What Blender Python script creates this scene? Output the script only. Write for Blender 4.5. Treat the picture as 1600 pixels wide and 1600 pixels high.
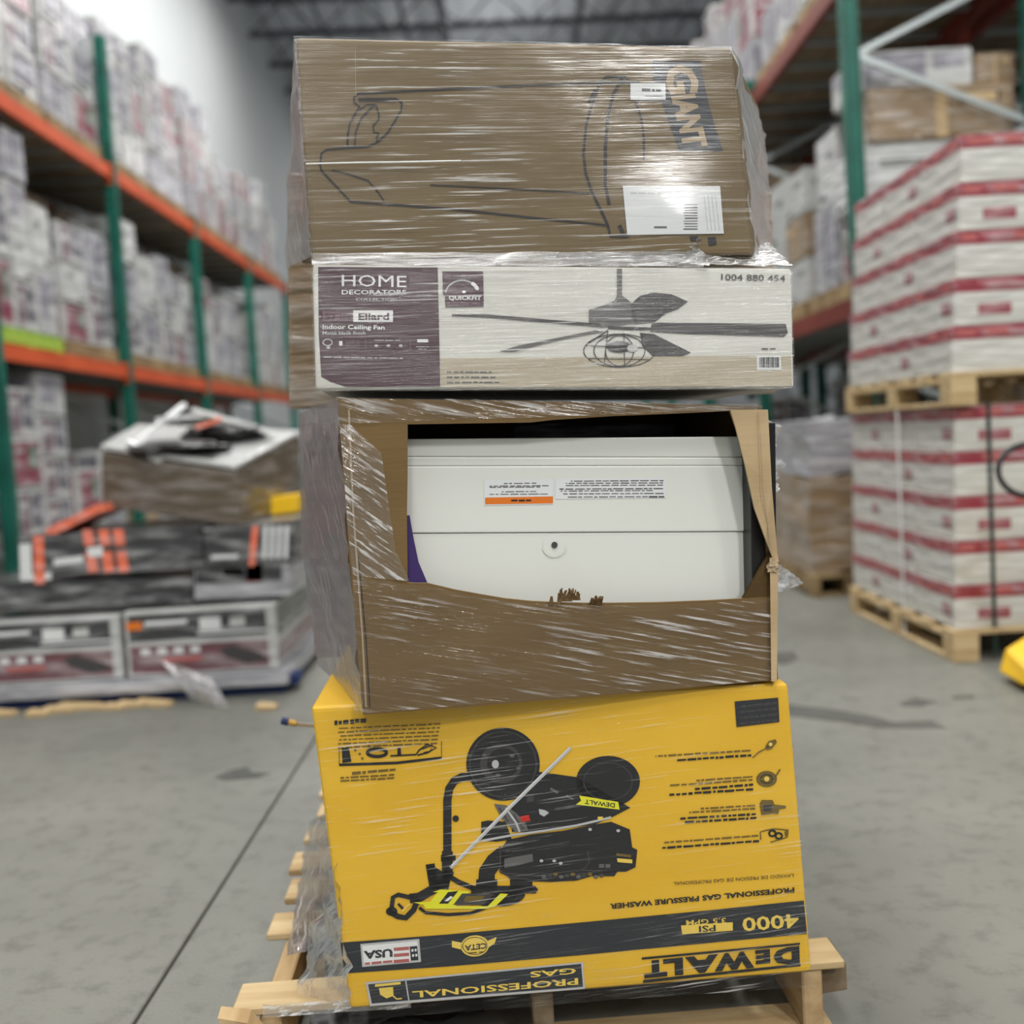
import bpy, bmesh, math, random
from mathutils import Vector, Matrix, noise
from mathutils.geometry import tessellate_polygon
random.seed(7)
sc = bpy.context.scene
for o in list(bpy.data.objects): bpy.data.objects.remove(o)
COL = sc.collection
# ------------------------------------------------------------------ camera
CAM = Vector((0, 0, 1.08)); F = 1700.0; PITCH = math.atan(118 / F); ROLL = 0.06
_f = Vector((0, math.cos(PITCH), -math.sin(PITCH))); _r = Vector((1, 0, 0)); _u = Vector((0, math.sin(PITCH), math.cos(PITCH)))
CX = math.cos(ROLL) * _r - math.sin(ROLL) * _u
CY = math.cos(ROLL) * _u + math.sin(ROLL) * _r
cd = bpy.data.cameras.new('camera'); cam = bpy.data.objects.new('camera', cd); COL.objects.link(cam)
m = Matrix((CX, CY, -_f)).transposed().to_4x4(); m.translation = CAM; cam.matrix_world = m
cd.sensor_width = 36; cd.lens = 36 * F / 1600; cd.clip_end = 200
cd.dof.use_dof = True; cd.dof.focus_distance = 1.76; cd.dof.aperture_fstop = 1.95
sc.camera = cam
# ------------------------------------------------------------------ world, exposure
w = bpy.data.worlds.new('world'); sc.world = w; w.use_nodes = True
w.node_tree.nodes['Background'].inputs[0].default_value = (0.86, 0.93, 1.0, 1)
w.node_tree.nodes['Background'].inputs[1].default_value = 0.35
sc.view_settings.view_transform = 'Standard'; sc.view_settings.look = 'None'
sc.view_settings.exposure = 0.0; sc.view_settings.gamma = 1; sc.view_settings.use_curve_mapping = False
# ------------------------------------------------------------------ ceiling lamps of the hall, with added wall and roof lights
def lamp(x, y, sx, sy, e, z=9.6, col=(1.0, 0.985, 0.96), up=False):
    l = bpy.data.lights.new('hall_and_fill_lamp', 'AREA'); l.shape = 'RECTANGLE'; l.size = sx; l.size_y = sy; l.energy = e; l.color = col
    o = bpy.data.objects.new('hall_and_fill_lamp', l); o.location = (x, y, z); COL.objects.link(o)
    if up: o.rotation_euler = (math.pi, 0, 0)          # separate upward light added under the fixtures to brighten the roof
for y in (-16, -10.5, -5.5, -1.5, 3, 7.5, 12, 16.5):
    lamp(-0.4, y, 1.3, 2.4, 270 if y < 0 else 330); lamp(-0.4, y, 1.3, 2.4, 20, 8.9, up=True)
l = bpy.data.lights.new('glare_lamp', 'AREA'); l.size = .7; l.energy = 275; l.color = (1.0, .985, .96)        # unseen lamp behind the camera's right, placed to throw the glare on the film
o = bpy.data.objects.new('glare_lamp', l); o.location = (3.1, -5.6, 6.5); COL.objects.link(o)
o.rotation_euler = (Vector((.2, 1.8, 1.3)) - Vector(o.location)).to_track_quat('-Z', 'Y').to_euler()
for y in (-12, -4, 4, 12):
    lamp(5.6, y, 1.0, 1.6, 290); lamp(5.6, y, 1.0, 1.6, 15, 8.9, up=True)
for y in (9, 13, 16.5, 19.5): lamp(-2.4, y, .8, 1.2, 100); lamp(-2.4, y, .8, 1.2, 9, 8.6, up=True)  # extra lamps added to brighten the left wall
lamp(0.2, 29, 1.2, 1.6, 260); lamp(0.2, 25, 1.2, 1.6, 45, 8.0, up=True)

# ------------------------------------------------------------------ projection helpers: where a ray meets a real plane
def ray(px, py): return (_f * F + CX * (px - 800) - CY * (py - 800)).normalized()
def at(px, py, Y):
    d = ray(px, py); return CAM + d * (Y / d.y)
def onz(px, py, z=0.0):
    d = ray(px, py); return CAM + d * ((z - CAM.z) / d.z)
class Plane:
    def __init__(s, p, n): s.p = Vector(p); s.n = Vector(n).normalized()
    def P(s, px, py, off=0.0):
        d = ray(px, py); return CAM + d * (((s.p + s.n * off - CAM).dot(s.n)) / d.dot(s.n))
def vplane(a, b):                                   # vertical plane through two points, facing the camera
    t = (b - a); t.z = 0; n = Vector((t.y, -t.x, 0))
    if n.y > 0: n = -n
    return Plane(a, n)
# ------------------------------------------------------------------ object helpers
ORG = {}
def tag(o, label=None, cat=None, group=None, kind=None):
    if label: o['label'] = label
    if cat: o['category'] = cat
    if group: o['group'] = group
    if kind: o['kind'] = kind
    return o
def thing(name, label, cat, loc, group=None):
    o = bpy.data.objects.new(name, None); COL.objects.link(o); o.location = loc; ORG[o] = Vector(loc)
    return tag(o, label, cat, group)
def obj(name, verts, faces, mats, parent=None, midx=None, uvs=None, smooth=False, origin=None):
    org = ORG[parent] if parent is not None else Vector(origin if origin is not None else (0, 0, 0))
    me = bpy.data.meshes.new(name); me.from_pydata([tuple(Vector(v) - org) for v in verts], [], faces)
    if not isinstance(mats, (list, tuple)): mats = [mats]
    for mm in mats: me.materials.append(mm)
    if midx:
        for p, i in zip(me.polygons, midx): p.material_index = i
    if uvs:
        ul = me.uv_layers.new(name='UVMap')
        for p in me.polygons:
            for li, vi in zip(p.loop_indices, p.vertices): ul.data[li].uv = uvs[vi]
    if smooth:
        for p in me.polygons: p.use_smooth = True
    o = bpy.data.objects.new(name, me); COL.objects.link(o)
    if parent is not None: o.parent = parent
    else: o.location = org
    ORG[o] = org
    return o
def hexa(name, c, mats, parent=None, bevel=0.006, seg=2, origin=None, sub=0):
    """c: 8 corners: front TL,TR,BR,BL then back TL,TR,BR,BL"""
    org = ORG[parent] if parent is not None else Vector(origin if origin is not None else (0, 0, 0))
    bm = bmesh.new(); v = [bm.verts.new(Vector(p) - org) for p in c]
    for f in ((0, 1, 2, 3), (5, 4, 7, 6), (4, 5, 1, 0), (3, 2, 6, 7), (4, 0, 3, 7), (1, 5, 6, 2)): bm.faces.new([v[i] for i in f])
    bmesh.ops.recalc_face_normals(bm, faces=bm.faces)
    if bevel: bmesh.ops.bevel(bm, geom=list(bm.edges), offset=bevel, segments=seg, affect='EDGES', profile=0.6)
    me = bpy.data.meshes.new(name); bm.to_mesh(me); bm.free()
    for mm in (mats if isinstance(mats, (list, tuple)) else [mats]): me.materials.append(mm)
    o = bpy.data.objects.new(name, me); COL.objects.link(o)
    if parent is not None: o.parent = parent
    else: o.location = org
    ORG[o] = org
    return o
def boxc(x0, x1, y0, y1, z0, z1):
    return [Vector(p) for p in ((x0, y0, z1), (x1, y0, z1), (x1, y0, z0), (x0, y0, z0), (x0, y1, z1), (x1, y1, z1), (x1, y1, z0), (x0, y1, z0))]
def box(name, x0, x1, y0, y1, z0, z1, mat, parent=None, bevel=0.003, **k):
    return hexa(name, boxc(x0, x1, y0, y1, z0, z1), mat, parent, bevel, 1, **k)
class MB:
    def __init__(s): s.v = []; s.f = []; s.m = []
    def poly(s, pts, mi=0):
        b = len(s.v); s.v += [Vector(p) for p in pts]; s.f.append(tuple(range(b, b + len(pts)))); s.m.append(mi)
    def tess(s, pts, mi=0, flat=None):
        b = len(s.v); s.v += [Vector(p) for p in pts]
        q = flat if flat else pts
        for t in tessellate_polygon([[Vector((p[0], p[1], 0)) for p in q]]): s.f.append(tuple(b + i for i in t)); s.m.append(mi)
    def box(s, x0, x1, y0, y1, z0, z1, mi=0): s.hex(boxc(x0, x1, y0, y1, z0, z1), mi)
    def hex(s, c, mi=0):
        b = len(s.v); s.v += [Vector(p) for p in c]
        for f in ((0, 3, 2, 1), (5, 6, 7, 4), (4, 0, 1, 5), (3, 7, 6, 2), (4, 7, 3, 0), (1, 2, 6, 5)): s.f.append(tuple(b + i for i in f)); s.m.append(mi)
    def tube(s, pts, r, n=8, mi=0):
        pts = [Vector(p) for p in pts]; b = len(s.v)
        for i, p in enumerate(pts):
            t = (pts[min(i + 1, len(pts) - 1)] - pts[max(i - 1, 0)]).normalized()
            a = t.orthogonal().normalized() if i == 0 else (a - t * a.dot(t)).normalized()
            c = t.cross(a)
            for k in range(n): s.v.append(p + (a * math.cos(2 * math.pi * k / n) + c * math.sin(2 * math.pi * k / n)) * r)
        for i in range(len(pts) - 1):
            for k in range(n):
                s.f.append((b + i * n + k, b + i * n + (k + 1) % n, b + (i + 1) * n + (k + 1) % n, b + (i + 1) * n + k)); s.m.append(mi)
        s.f.append(tuple(b + k for k in range(n))[::-1]); s.m.append(mi)
        s.f.append(tuple(b + (len(pts) - 1) * n + k for k in range(n))); s.m.append(mi)
    def bar(s, a, c, wx, wz, mi=0):                  # rectangular bar between two points
        a = Vector(a); c = Vector(c); t = (c - a).normalized()
        sd = t.cross(Vector((0, 0, 1)));
        if sd.length < 1e-3: sd = Vector((1, 0, 0))
        sd.normalize(); up = sd.cross(t).normalized(); sd *= wx / 2; up *= wz / 2
        s.hex([a - sd + up, a + sd + up, a + sd - up, a - sd - up, c - sd + up, c + sd + up, c + sd - up, c - sd - up], mi)
    def build(s, name, mats, parent=None, **k): return obj(name, s.v, s.f, mats, parent, midx=s.m, **k)
# printing on a plane: pixel-measured artwork laid on the carton's real face
class Print(MB):
    def __init__(s, pl, off=0.001): super().__init__(); s.pl = pl; s.off = off
    def P(s, p, d=0): return s.pl.P(p[0], p[1], s.off + d)
    def area(s, pts, mi=0, d=0): s.tess([s.P(p, d) for p in pts], mi, pts)
    def line(s, pts, wd, mi=0, d=0, closed=False):
        if closed: pts = list(pts) + [pts[0], pts[1]]
        n = len(pts); L = []
        for i, p in enumerate(pts):
            a = Vector(pts[max(i - 1, 0)]); c = Vector(pts[min(i + 1, n - 1)]); t = (c - a); t = t.normalized() if t.length else Vector((1, 0))
            nn = Vector((-t.y, t.x)) * wd / 2; q = Vector(p); L.append((q + nn, q - nn))
        for i in range(n - 1): s.poly([s.P(L[i][0], d), s.P(L[i][1], d), s.P(L[i + 1][1], d), s.P(L[i + 1][0], d)], mi)
    def disc(s, c, rx, ry, mi=0, d=0, n=36, ang=0):
        ca, sa = math.cos(ang), math.sin(ang)
        s.area([(c[0] + rx * math.cos(t) * ca - ry * math.sin(t) * sa, c[1] + rx * math.cos(t) * sa + ry * math.sin(t) * ca) for t in [2 * math.pi * k / n for k in range(n)]], mi, d)
    def ring(s, c, rx, ry, wd, mi=0, d=0, a0=0, a1=6.2832, n=36):
        s.line([(c[0] + rx * math.cos(a0 + (a1 - a0) * k / n), c[1] + ry * math.sin(a0 + (a1 - a0) * k / n)) for k in range(n + 1)], wd, mi, d)
    def smudge(s, p0, p1, up, mi=0, d=0, seed=0, fill=.8):  # print too fine to read: short uneven word marks
        rnd = random.Random(seed); p0 = Vector(p0); p1 = Vector(p1); up = Vector(up); L = (p1 - p0).length; t = 0.0
        while t < 1:
            wl = min(rnd.uniform(4, 16) / L, 1 - t)
            if wl * L > 1.5:
                a = p0 + (p1 - p0) * t; b = p0 + (p1 - p0) * (t + wl); h0 = up * rnd.uniform(0, .15); h1 = up * rnd.uniform(fill, 1)
                s.area([a + h0, b + h0, b + h1, a + h1], mi, d)
            t += wl + rnd.uniform(1.6, 3) / L
    def text(s, txt, p0, p1, up, mi=0, d=0, bold=0.0, shear=0):
        cu = bpy.data.curves.new('t', 'FONT'); cu.body = txt; cu.size = 1; cu.offset = bold; cu.resolution_u = 2; cu.shear = shear
        o = bpy.data.objects.new('t', cu); me = bpy.data.meshes.new_from_object(o)
        vs = [v.co.copy() for v in me.vertices]; x0 = min(v.x for v in vs); x1 = max(v.x for v in vs); y0 = min(v.y for v in vs); y1 = max(v.y for v in vs)
        p0 = Vector(p0); p1 = Vector(p1); up = Vector(up); b = len(s.v)
        for v in vs:
            q = p0 + (p1 - p0) * ((v.x - x0) / (x1 - x0)) + up * ((v.y - y0) / (y1 - y0)); s.v.append(s.P(q, d))
        for p in me.polygons: s.f.append(tuple(b + i for i in p.vertices)); s.m.append(mi)
        bpy.data.objects.remove(o); bpy.data.curves.remove(cu); bpy.data.meshes.remove(me)
# ------------------------------------------------------------------ materials
def lin(r, g, b):
    f = lambda c: (c / 255 / 12.92) if c / 255 <= .04045 else ((c / 255 + .055) / 1.055) ** 2.4
    return (f(r), f(g), f(b), 1)
def mat(name, col, rough=.6, metal=0, spec=.4, emit=None, coat=0):
    m = bpy.data.materials.new(name); m.use_nodes = True; b = m.node_tree.nodes['Principled BSDF']
    b.inputs['Base Color'].default_value = col; b.inputs['Roughness'].default_value = rough; b.inputs['Metallic'].default_value = metal
    b.inputs['Specular IOR Level'].default_value = spec; b.inputs['Coat Weight'].default_value = coat
    return m
def N(m, t, **k):
    n = m.node_tree.nodes.new(t)
    for a, v in k.items():
        if a in n.inputs: n.inputs[a].default_value = v
        else: setattr(n, a, v)
    return n
def noisy(name, c1, c2, scale=(3, 3, 3), rough=.7, bump=.0, bscale=60, det=5, metal=0, spec=.3, lo=.35, hi=.65, coat=0, rr=None, coord='Object'):
    m = mat(name, c1, rough, metal, spec, coat=coat); nt = m.node_tree; L = nt.links.new; b = nt.nodes['Principled BSDF']
    tc = N(m, 'ShaderNodeTexCoord'); mp = N(m, 'ShaderNodeMapping'); mp.inputs['Scale'].default_value = scale
    L(tc.outputs[coord], mp.inputs[0]); n = N(m, 'ShaderNodeTexNoise', Scale=1.0, Detail=det); L(mp.outputs[0], n.inputs['Vector'])
    r = N(m, 'ShaderNodeValToRGB'); r.color_ramp.elements[0].position = lo; r.color_ramp.elements[1].position = hi
    r.color_ramp.elements[0].color = c1; r.color_ramp.elements[1].color = c2
    L(n.outputs['Fac'], r.inputs[0]); L(r.outputs[0], b.inputs['Base Color'])
    if rr:
        mr = N(m, 'ShaderNodeMapRange'); mr.inputs[3].default_value = rr[0]; mr.inputs[4].default_value = rr[1]; L(n.outputs['Fac'], mr.inputs[0]); L(mr.outputs[0], b.inputs['Roughness'])
    if bump:
        n2 = N(m, 'ShaderNodeTexNoise', Scale=bscale, Detail=3.0); L(tc.outputs[coord], n2.inputs['Vector'])
        bp = N(m, 'ShaderNodeBump', Strength=bump, Distance=.01); L(n2.outputs['Fac'], bp.inputs['Height']); L(bp.outputs[0], b.inputs['Normal'])
    return m
def kraft(name, c1, c2):
    m = noisy(name, c1, c2, (5, 5, 14), .62, 0, spec=.25); nt = m.node_tree; L = nt.links.new
    tc = N(m, 'ShaderNodeTexCoord'); mp = N(m, 'ShaderNodeMapping'); mp.inputs['Scale'].default_value = (6, 6, 190); L(tc.outputs['Object'], mp.inputs[0])
    n = N(m, 'ShaderNodeTexNoise', Scale=1.0, Detail=2.0); L(mp.outputs[0], n.inputs['Vector'])
    bp = N(m, 'ShaderNodeBump', Strength=.12, Distance=.004); L(n.outputs['Fac'], bp.inputs['Height']); L(bp.outputs[0], nt.nodes['Principled BSDF'].inputs['Normal'])
    return m
def film(name, ang=0.0, lo=.60, hi=.74, gloss=.10, haze=.05, white=.75, sx=7, sy=200, bump=.35, tint=(.97, .97, .97, 1), patch=2.2, rough=.16, plo=.42, phi=.62):
    """clear stretch wrap: see-through, glossy, whitened where it is creased"""
    m = bpy.data.materials.new(name); m.use_nodes = True; nt = m.node_tree; nt.nodes.clear(); L = nt.links.new
    out = N(m, 'ShaderNodeOutputMaterial'); tc = N(m, 'ShaderNodeTexCoord')
    mp = N(m, 'ShaderNodeMapping'); mp.vector_type = 'TEXTURE'; mp.inputs['Rotation'].default_value = (0, 0, ang); mp.inputs['Scale'].default_value = (1 / sx, 1 / sy, 1)
    L(tc.outputs['UV'], mp.inputs[0])
    n1 = N(m, 'ShaderNodeTexNoise', Scale=1.0, Detail=4.0, Roughness=.6); L(mp.outputs[0], n1.inputs['Vector'])
    mr = N(m, 'ShaderNodeMapRange', interpolation_type='SMOOTHSTEP'); mr.inputs[1].default_value = lo; mr.inputs[2].default_value = hi; L(n1.outputs['Fac'], mr.inputs[0])
    n2 = N(m, 'ShaderNodeTexNoise', Scale=patch, Detail=3.0); L(tc.outputs['UV'], n2.inputs['Vector'])
    mr2 = N(m, 'ShaderNodeMapRange', interpolation_type='SMOOTHSTEP'); mr2.inputs[1].default_value = plo; mr2.inputs[2].default_value = phi; mr2.inputs[3].default_value = .08; L(n2.outputs['Fac'], mr2.inputs[0])
    mu = N(m, 'ShaderNodeMath', operation='MULTIPLY'); L(mr.outputs[0], mu.inputs[0]); L(mr2.outputs[0], mu.inputs[1])
    ma = N(m, 'ShaderNodeMath', operation='MULTIPLY_ADD'); ma.inputs[1].default_value = white; ma.inputs[2].default_value = haze; L(mu.outputs[0], ma.inputs[0])
    # bump: fine creases + broad folds
    mp2 = N(m, 'ShaderNodeMapping'); mp2.vector_type = 'TEXTURE'; mp2.inputs['Rotation'].default_value = (0, 0, ang); mp2.inputs['Scale'].default_value = (1 / (sx * .45), 1 / (sy * .22), 1); L(tc.outputs['UV'], mp2.inputs[0])
    n3 = N(m, 'ShaderNodeTexNoise', Scale=1.0, Detail=3.0); L(mp2.outputs[0], n3.inputs['Vector'])
    ad = N(m, 'ShaderNodeMath', operation='ADD'); L(n1.outputs['Fac'], ad.inputs[0]); L(n3.outputs['Fac'], ad.inputs[1])
    bp = N(m, 'ShaderNodeBump', Strength=bump, Distance=.006); L(ad.outputs[0], bp.inputs['Height'])
    tr = N(m, 'ShaderNodeBsdfTransparent'); tr.inputs[0].default_value = tint
    gl = N(m, 'ShaderNodeBsdfGlossy', Roughness=rough); L(bp.outputs[0], gl.inputs['Normal'])
    fr = N(m, 'ShaderNodeFresnel', IOR=1.35); L(bp.outputs[0], fr.inputs['Normal'])
    fa = N(m, 'ShaderNodeMath', operation='MULTIPLY_ADD'); fa.inputs[1].default_value = .7; fa.inputs[2].default_value = gloss; fa.use_clamp = True; L(fr.outputs[0], fa.inputs[0])
    m1 = N(m, 'ShaderNodeMixShader'); L(fa.outputs[0], m1.inputs[0]); L(tr.outputs[0], m1.inputs[1]); L(gl.outputs[0], m1.inputs[2])
    df = N(m, 'ShaderNodeBsdfDiffuse'); df.inputs[0].default_value = (.88, .88, .88, 1)
    tl = N(m, 'ShaderNodeBsdfTranslucent'); tl.inputs[0].default_value = (.8, .8, .8, 1)
    m3 = N(m, 'ShaderNodeMixShader'); m3.inputs[0].default_value = .35; L(df.outputs[0], m3.inputs[1]); L(tl.outputs[0], m3.inputs[2])
    m2 = N(m, 'ShaderNodeMixShader'); L(ma.outputs[0], m2.inputs[0]); L(m1.outputs[0], m2.inputs[1]); L(m3.outputs[0], m2.inputs[2])
    L(m2.outputs[0], out.inputs[0])
    return m
def wrapped(name, col, amt=.30, rough=.32, ang=.6):
    """printed carton surface under clinging stretch wrap: milky diagonal creases and gloss"""
    m = mat(name, col, rough, 0, .5, coat=.5); nt = m.node_tree; L = nt.links.new; b = nt.nodes['Principled BSDF']; b.inputs['Coat Roughness'].default_value = .15
    tc = N(m, 'ShaderNodeTexCoord'); mp = N(m, 'ShaderNodeMapping'); mp.inputs['Rotation'].default_value = (ang, .4, .3); mp.inputs['Scale'].default_value = (5, 5, 26)
    L(tc.outputs['Object'], mp.inputs[0]); n = N(m, 'ShaderNodeTexNoise', Scale=1.0, Detail=3.0); L(mp.outputs[0], n.inputs['Vector'])
    mr = N(m, 'ShaderNodeMapRange'); mr.inputs[1].default_value = .45; mr.inputs[2].default_value = .72; mr.inputs[4].default_value = amt; L(n.outputs['Fac'], mr.inputs[0])
    mx = N(m, 'ShaderNodeMix', data_type='RGBA'); mx.inputs['A'].default_value = col; mx.inputs['B'].default_value = (.78, .78, .79, 1)
    for i in mx.inputs:
        if i.name == 'Factor' and i.type == 'VALUE': L(mr.outputs[0], i); break
    ia = [i for i in mx.inputs if i.name == 'A' and i.type == 'RGBA'][0]; ib = [i for i in mx.inputs if i.name == 'B' and i.type == 'RGBA'][0]
    ia.default_value = col; ib.default_value = (.78, .78, .79, 1)
    L([o for o in mx.outputs if o.type == 'RGBA'][0], b.inputs['Base Color'])
    bp = N(m, 'ShaderNodeBump', Strength=.6, Distance=.03); L(n.outputs['Fac'], bp.inputs['Height']); L(bp.outputs[0], b.inputs['Normal']); L(bp.outputs[0], b.inputs['Coat Normal'])
    return m
M = dict(
    kraft=kraft('kraft_board', lin(108, 91, 62), lin(116, 99, 70)),
    kraft_dark=kraft('kraft_board_dark', lin(104, 81, 48), lin(112, 90, 56)),
    kraft_torn=kraft('torn_kraft', lin(96, 72, 46), lin(140, 112, 78)),
    kraft_side=kraft('kraft_board_edge', lin(150, 132, 108), lin(170, 150, 122)),
    kraft_light=kraft('kraft_board_inside', lin(172, 148, 112), lin(186, 162, 126)),
    yellow=noisy('yellow_print', lin(222, 174, 44), lin(230, 184, 56), (2, 2, 8), .45, .05, 40),
    yellow_light=mat('yellow_ink', lin(232, 200, 90), .5), bright_yellow=mat('bright_yellow_ink', lin(226, 222, 45), .5),
    black_ink=mat('black_ink', lin(36, 36, 38), .38), ink=mat('brown_black_ink', lin(32, 26, 24), .6),
    band=mat('charcoal_ink', lin(46, 48, 52), .35), mid_grey=mat('grey_ink', lin(98, 96, 94), .5), lt_grey=mat('pale_grey_ink', lin(185, 185, 184), .5),
    dk_grey=mat('dark_grey_ink', lin(66, 64, 64), .45), olive=mat('olive_ink', lin(112, 92, 40), .5), red=mat('red_ink', lin(192, 44, 36), .5),
    rose=mat('rose_ink', lin(176, 96, 92), .5), purple=mat('purple_ink', lin(54, 34, 92), .5),
    plum=mat('plum_ink', lin(76, 52, 60), .42), plum2=mat('dull_plum_ink', lin(112, 88, 96), .5), white_ink=mat('white_ink', lin(226, 226, 224), .5),
    fanwhite=noisy('pale_print', lin(200, 198, 190), lin(214, 213, 206), (2, 2, 12), .42), fantan=noisy('tan_print', lin(168, 156, 134), lin(186, 176, 156), (3, 3, 40), .45),
    label=mat('white_label', lin(214, 216, 216), .4), white_metal=mat('white_enamel', lin(214, 215, 208), .33, 0, .5), orange=mat('orange_ink', lin(214, 112, 30), .5),
    void=mat('black_plastic', lin(22, 21, 21), .35), foam=mat('white_foam', lin(228, 230, 230), .6),
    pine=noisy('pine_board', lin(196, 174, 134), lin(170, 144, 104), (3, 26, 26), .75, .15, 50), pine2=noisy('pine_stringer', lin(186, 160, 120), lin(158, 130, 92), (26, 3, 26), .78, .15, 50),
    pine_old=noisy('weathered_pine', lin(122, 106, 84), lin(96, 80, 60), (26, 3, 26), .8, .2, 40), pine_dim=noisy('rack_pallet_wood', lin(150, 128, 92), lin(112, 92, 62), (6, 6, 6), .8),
    lime=mat('lime_paint', lin(140, 170, 60), .6), green_pallet=mat('green_paint', lin(96, 140, 112), .6), blue=mat('blue_paint', lin(14, 38, 88), .5),
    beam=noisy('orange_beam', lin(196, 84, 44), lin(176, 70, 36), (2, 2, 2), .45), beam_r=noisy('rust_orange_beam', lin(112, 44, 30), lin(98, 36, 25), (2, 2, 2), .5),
    green=noisy('green_upright', lin(30, 104, 88), lin(22, 84, 72), (4, 4, 4), .35), galv=mat('galvanised_brace', lin(176, 184, 184), .35, .6),
    wall=noisy('white_wall_paint', lin(204, 208, 208), lin(198, 203, 206), (.3, .3, .3), .8), roof=noisy('grey_roof_deck', lin(196, 200, 204), lin(186, 190, 196), (.5, .5, .5), .8),
    steel=mat('dark_joist_steel', lin(62, 66, 72), .6), greywall=mat('far_wall_paint', lin(180, 184, 188), .8),
    carton_white=wrapped('white_carton', lin(176, 177, 175), .3), carton_grey=wrapped('lilac_grey_print', lin(124, 121, 132), .45), carton_dark=wrapped('slate_print', lin(86, 84, 94), .5),
    carton_red=wrapped('burgundy_print', lin(118, 34, 58), .35), carton_plum=wrapped('plum_print', lin(96, 66, 80), .45), carton_green=wrapped('sage_print', lin(96, 112, 98), .4),
    carton_brown=wrapped('wrapped_kraft', lin(134, 112, 84), .30), carton_black=wrapped('black_print', lin(46, 46, 48), .35), carton_scarlet=wrapped('scarlet_print', lin(170, 24, 22), .2),
    carton_wine=wrapped('wine_print', lin(104, 64, 70), .35), silver=wrapped('silver_film', lin(150, 150, 156), .5), white_band=wrapped('cream_white_board', lin(196, 195, 188), .2),
    red_band=wrapped('red_band_print', lin(138, 40, 54), .4), jack_yellow=mat('yellow_enamel', lin(232, 186, 30), .35), rubber=mat('black_rubber', lin(24, 24, 26), .5),
    steel_rod=mat('polished_rod', lin(205, 200, 196), .35), orange_print=wrapped('orange_print', lin(224, 108, 76), .25, .3), brass=mat('brass', lin(176, 140, 70), .4, .7), strap=mat('white_strap', lin(222, 222, 220), .5), dkstrap=mat('green_strap', lin(36, 56, 50), .4),
)
# concrete
def concrete():
    m = noisy('polished_concrete', lin(104, 105, 99), lin(122, 122, 114), (1.1, 1.1, 1.1), .38, .10, 120, det=8, lo=.3, hi=.7, spec=.35, rr=(.30, .52)); nt = m.node_tree; L = nt.links.new
    b = nt.nodes['Principled BSDF']; src = b.inputs['Base Color'].links[0].from_socket
    tc = N(m, 'ShaderNodeTexCoord'); n = N(m, 'ShaderNodeTexNoise', Scale=14.0, Detail=6.0, Roughness=.7); L(tc.outputs['Object'], n.inputs['Vector'])
    r = N(m, 'ShaderNodeValToRGB'); r.color_ramp.elements[0].position = .28; r.color_ramp.elements[1].position = .5; r.color_ramp.elements[0].color = (.62, .62, .62, 1); r.color_ramp.elements[1].color = (1, 1, 1, 1)
    L(n.outputs['Fac'], r.inputs[0]); x = N(m, 'ShaderNodeMix', data_type='RGBA', blend_type='MULTIPLY')
    f = [i for i in x.inputs if i.type == 'VALUE'][0]; f.default_value = 1; cc = [i for i in x.inputs if i.type == 'RGBA']; L(src, cc[0]); L(r.outputs[0], cc[1])
    L([o for o in x.outputs if o.type == 'RGBA'][0], b.inputs['Base Color'])
    return m
M['concrete'] = concrete(); M['stain'] = noisy('damp_concrete', lin(86, 87, 83), lin(78, 79, 75), (5, 5, 5), .25); M['joint'] = mat('joint_sealant', lin(84, 84, 80), .8)

# ================================================================== SETTING
XL, XR, YB, YE, ZC = -4.95, 11.0, -19.0, 34.0, 10.6
fl = thing('floor', None, None, (0, 0, 0)); fl['kind'] = 'structure'
obj('sub_floor', boxc(XL - .2, XR + .2, YB, YE, -.2, -.012), [(0, 3, 2, 1), (5, 6, 7, 4), (4, 0, 1, 5), (3, 7, 6, 2), (4, 7, 3, 0), (1, 2, 6, 5)], M['joint'], fl)
xj = [XL - .2, -.785, 3.4, 7.4, XR + .2]; yj = [YB, -13.5, -7.5, -1.5, 4.5, 10.5, 16.5, 22.5, 28.5, YE]
for i in range(4):
    for j in range(9):
        box('concrete_slab', xj[i] + .004, xj[i + 1] - .004, yj[j] + .004, yj[j + 1] - .004, -.1, 0, M['concrete'], fl, bevel=.003)
def stain(pts):
    b = MB(); b.tess([onz(p[0], p[1], .0006) for p in pts], 0, pts); b.build('damp_stain', M['stain'], fl)
stain([(1225, 1100), (1300, 1108), (1360, 1118), (1395, 1128), (1455, 1126), (1480, 1138), (1420, 1138), (1370, 1137), (1330, 1130), (1225, 1118)])
stain([(1405, 1098), (1430, 1090), (1465, 1096), (1440, 1104), (1410, 1104)]); stain([(1485, 1088), (1520, 1086), (1525, 1092), (1490, 1093)])
stain([(1210, 1020), (1240, 1018), (1248, 1030), (1225, 1038), (1210, 1036)]); stain([(335, 1214), (360, 1203), (385, 1198), (395, 1206), (425, 1208), (400, 1216), (350, 1220)])
def struct(name, x0, x1, y0, y1, z0, z1, mt, parent=None):
    o = box(name, x0, x1, y0, y1, z0, z1, mt, parent, bevel=0)
    if parent is None: o['kind'] = 'structure'
    return o
struct('wall_left', XL - .2, XL, YB, YE, 0, ZC + .3, M['wall']); struct('wall_right', XR, XR + .2, YB, YE, 0, ZC + .3, M['greywall'])
struct('wall_back', XL - .2, XR + .2, YB - .2, YB, 0, ZC + .3, M['greywall']); struct('wall_front', XL - .2, XR + .2, YE, YE + .2, 0, ZC + .3, M['greywall'])
ce = thing('ceiling', None, None, (0, 0, ZC)); ce['kind'] = 'structure'
b = MB(); x = XL
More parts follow.
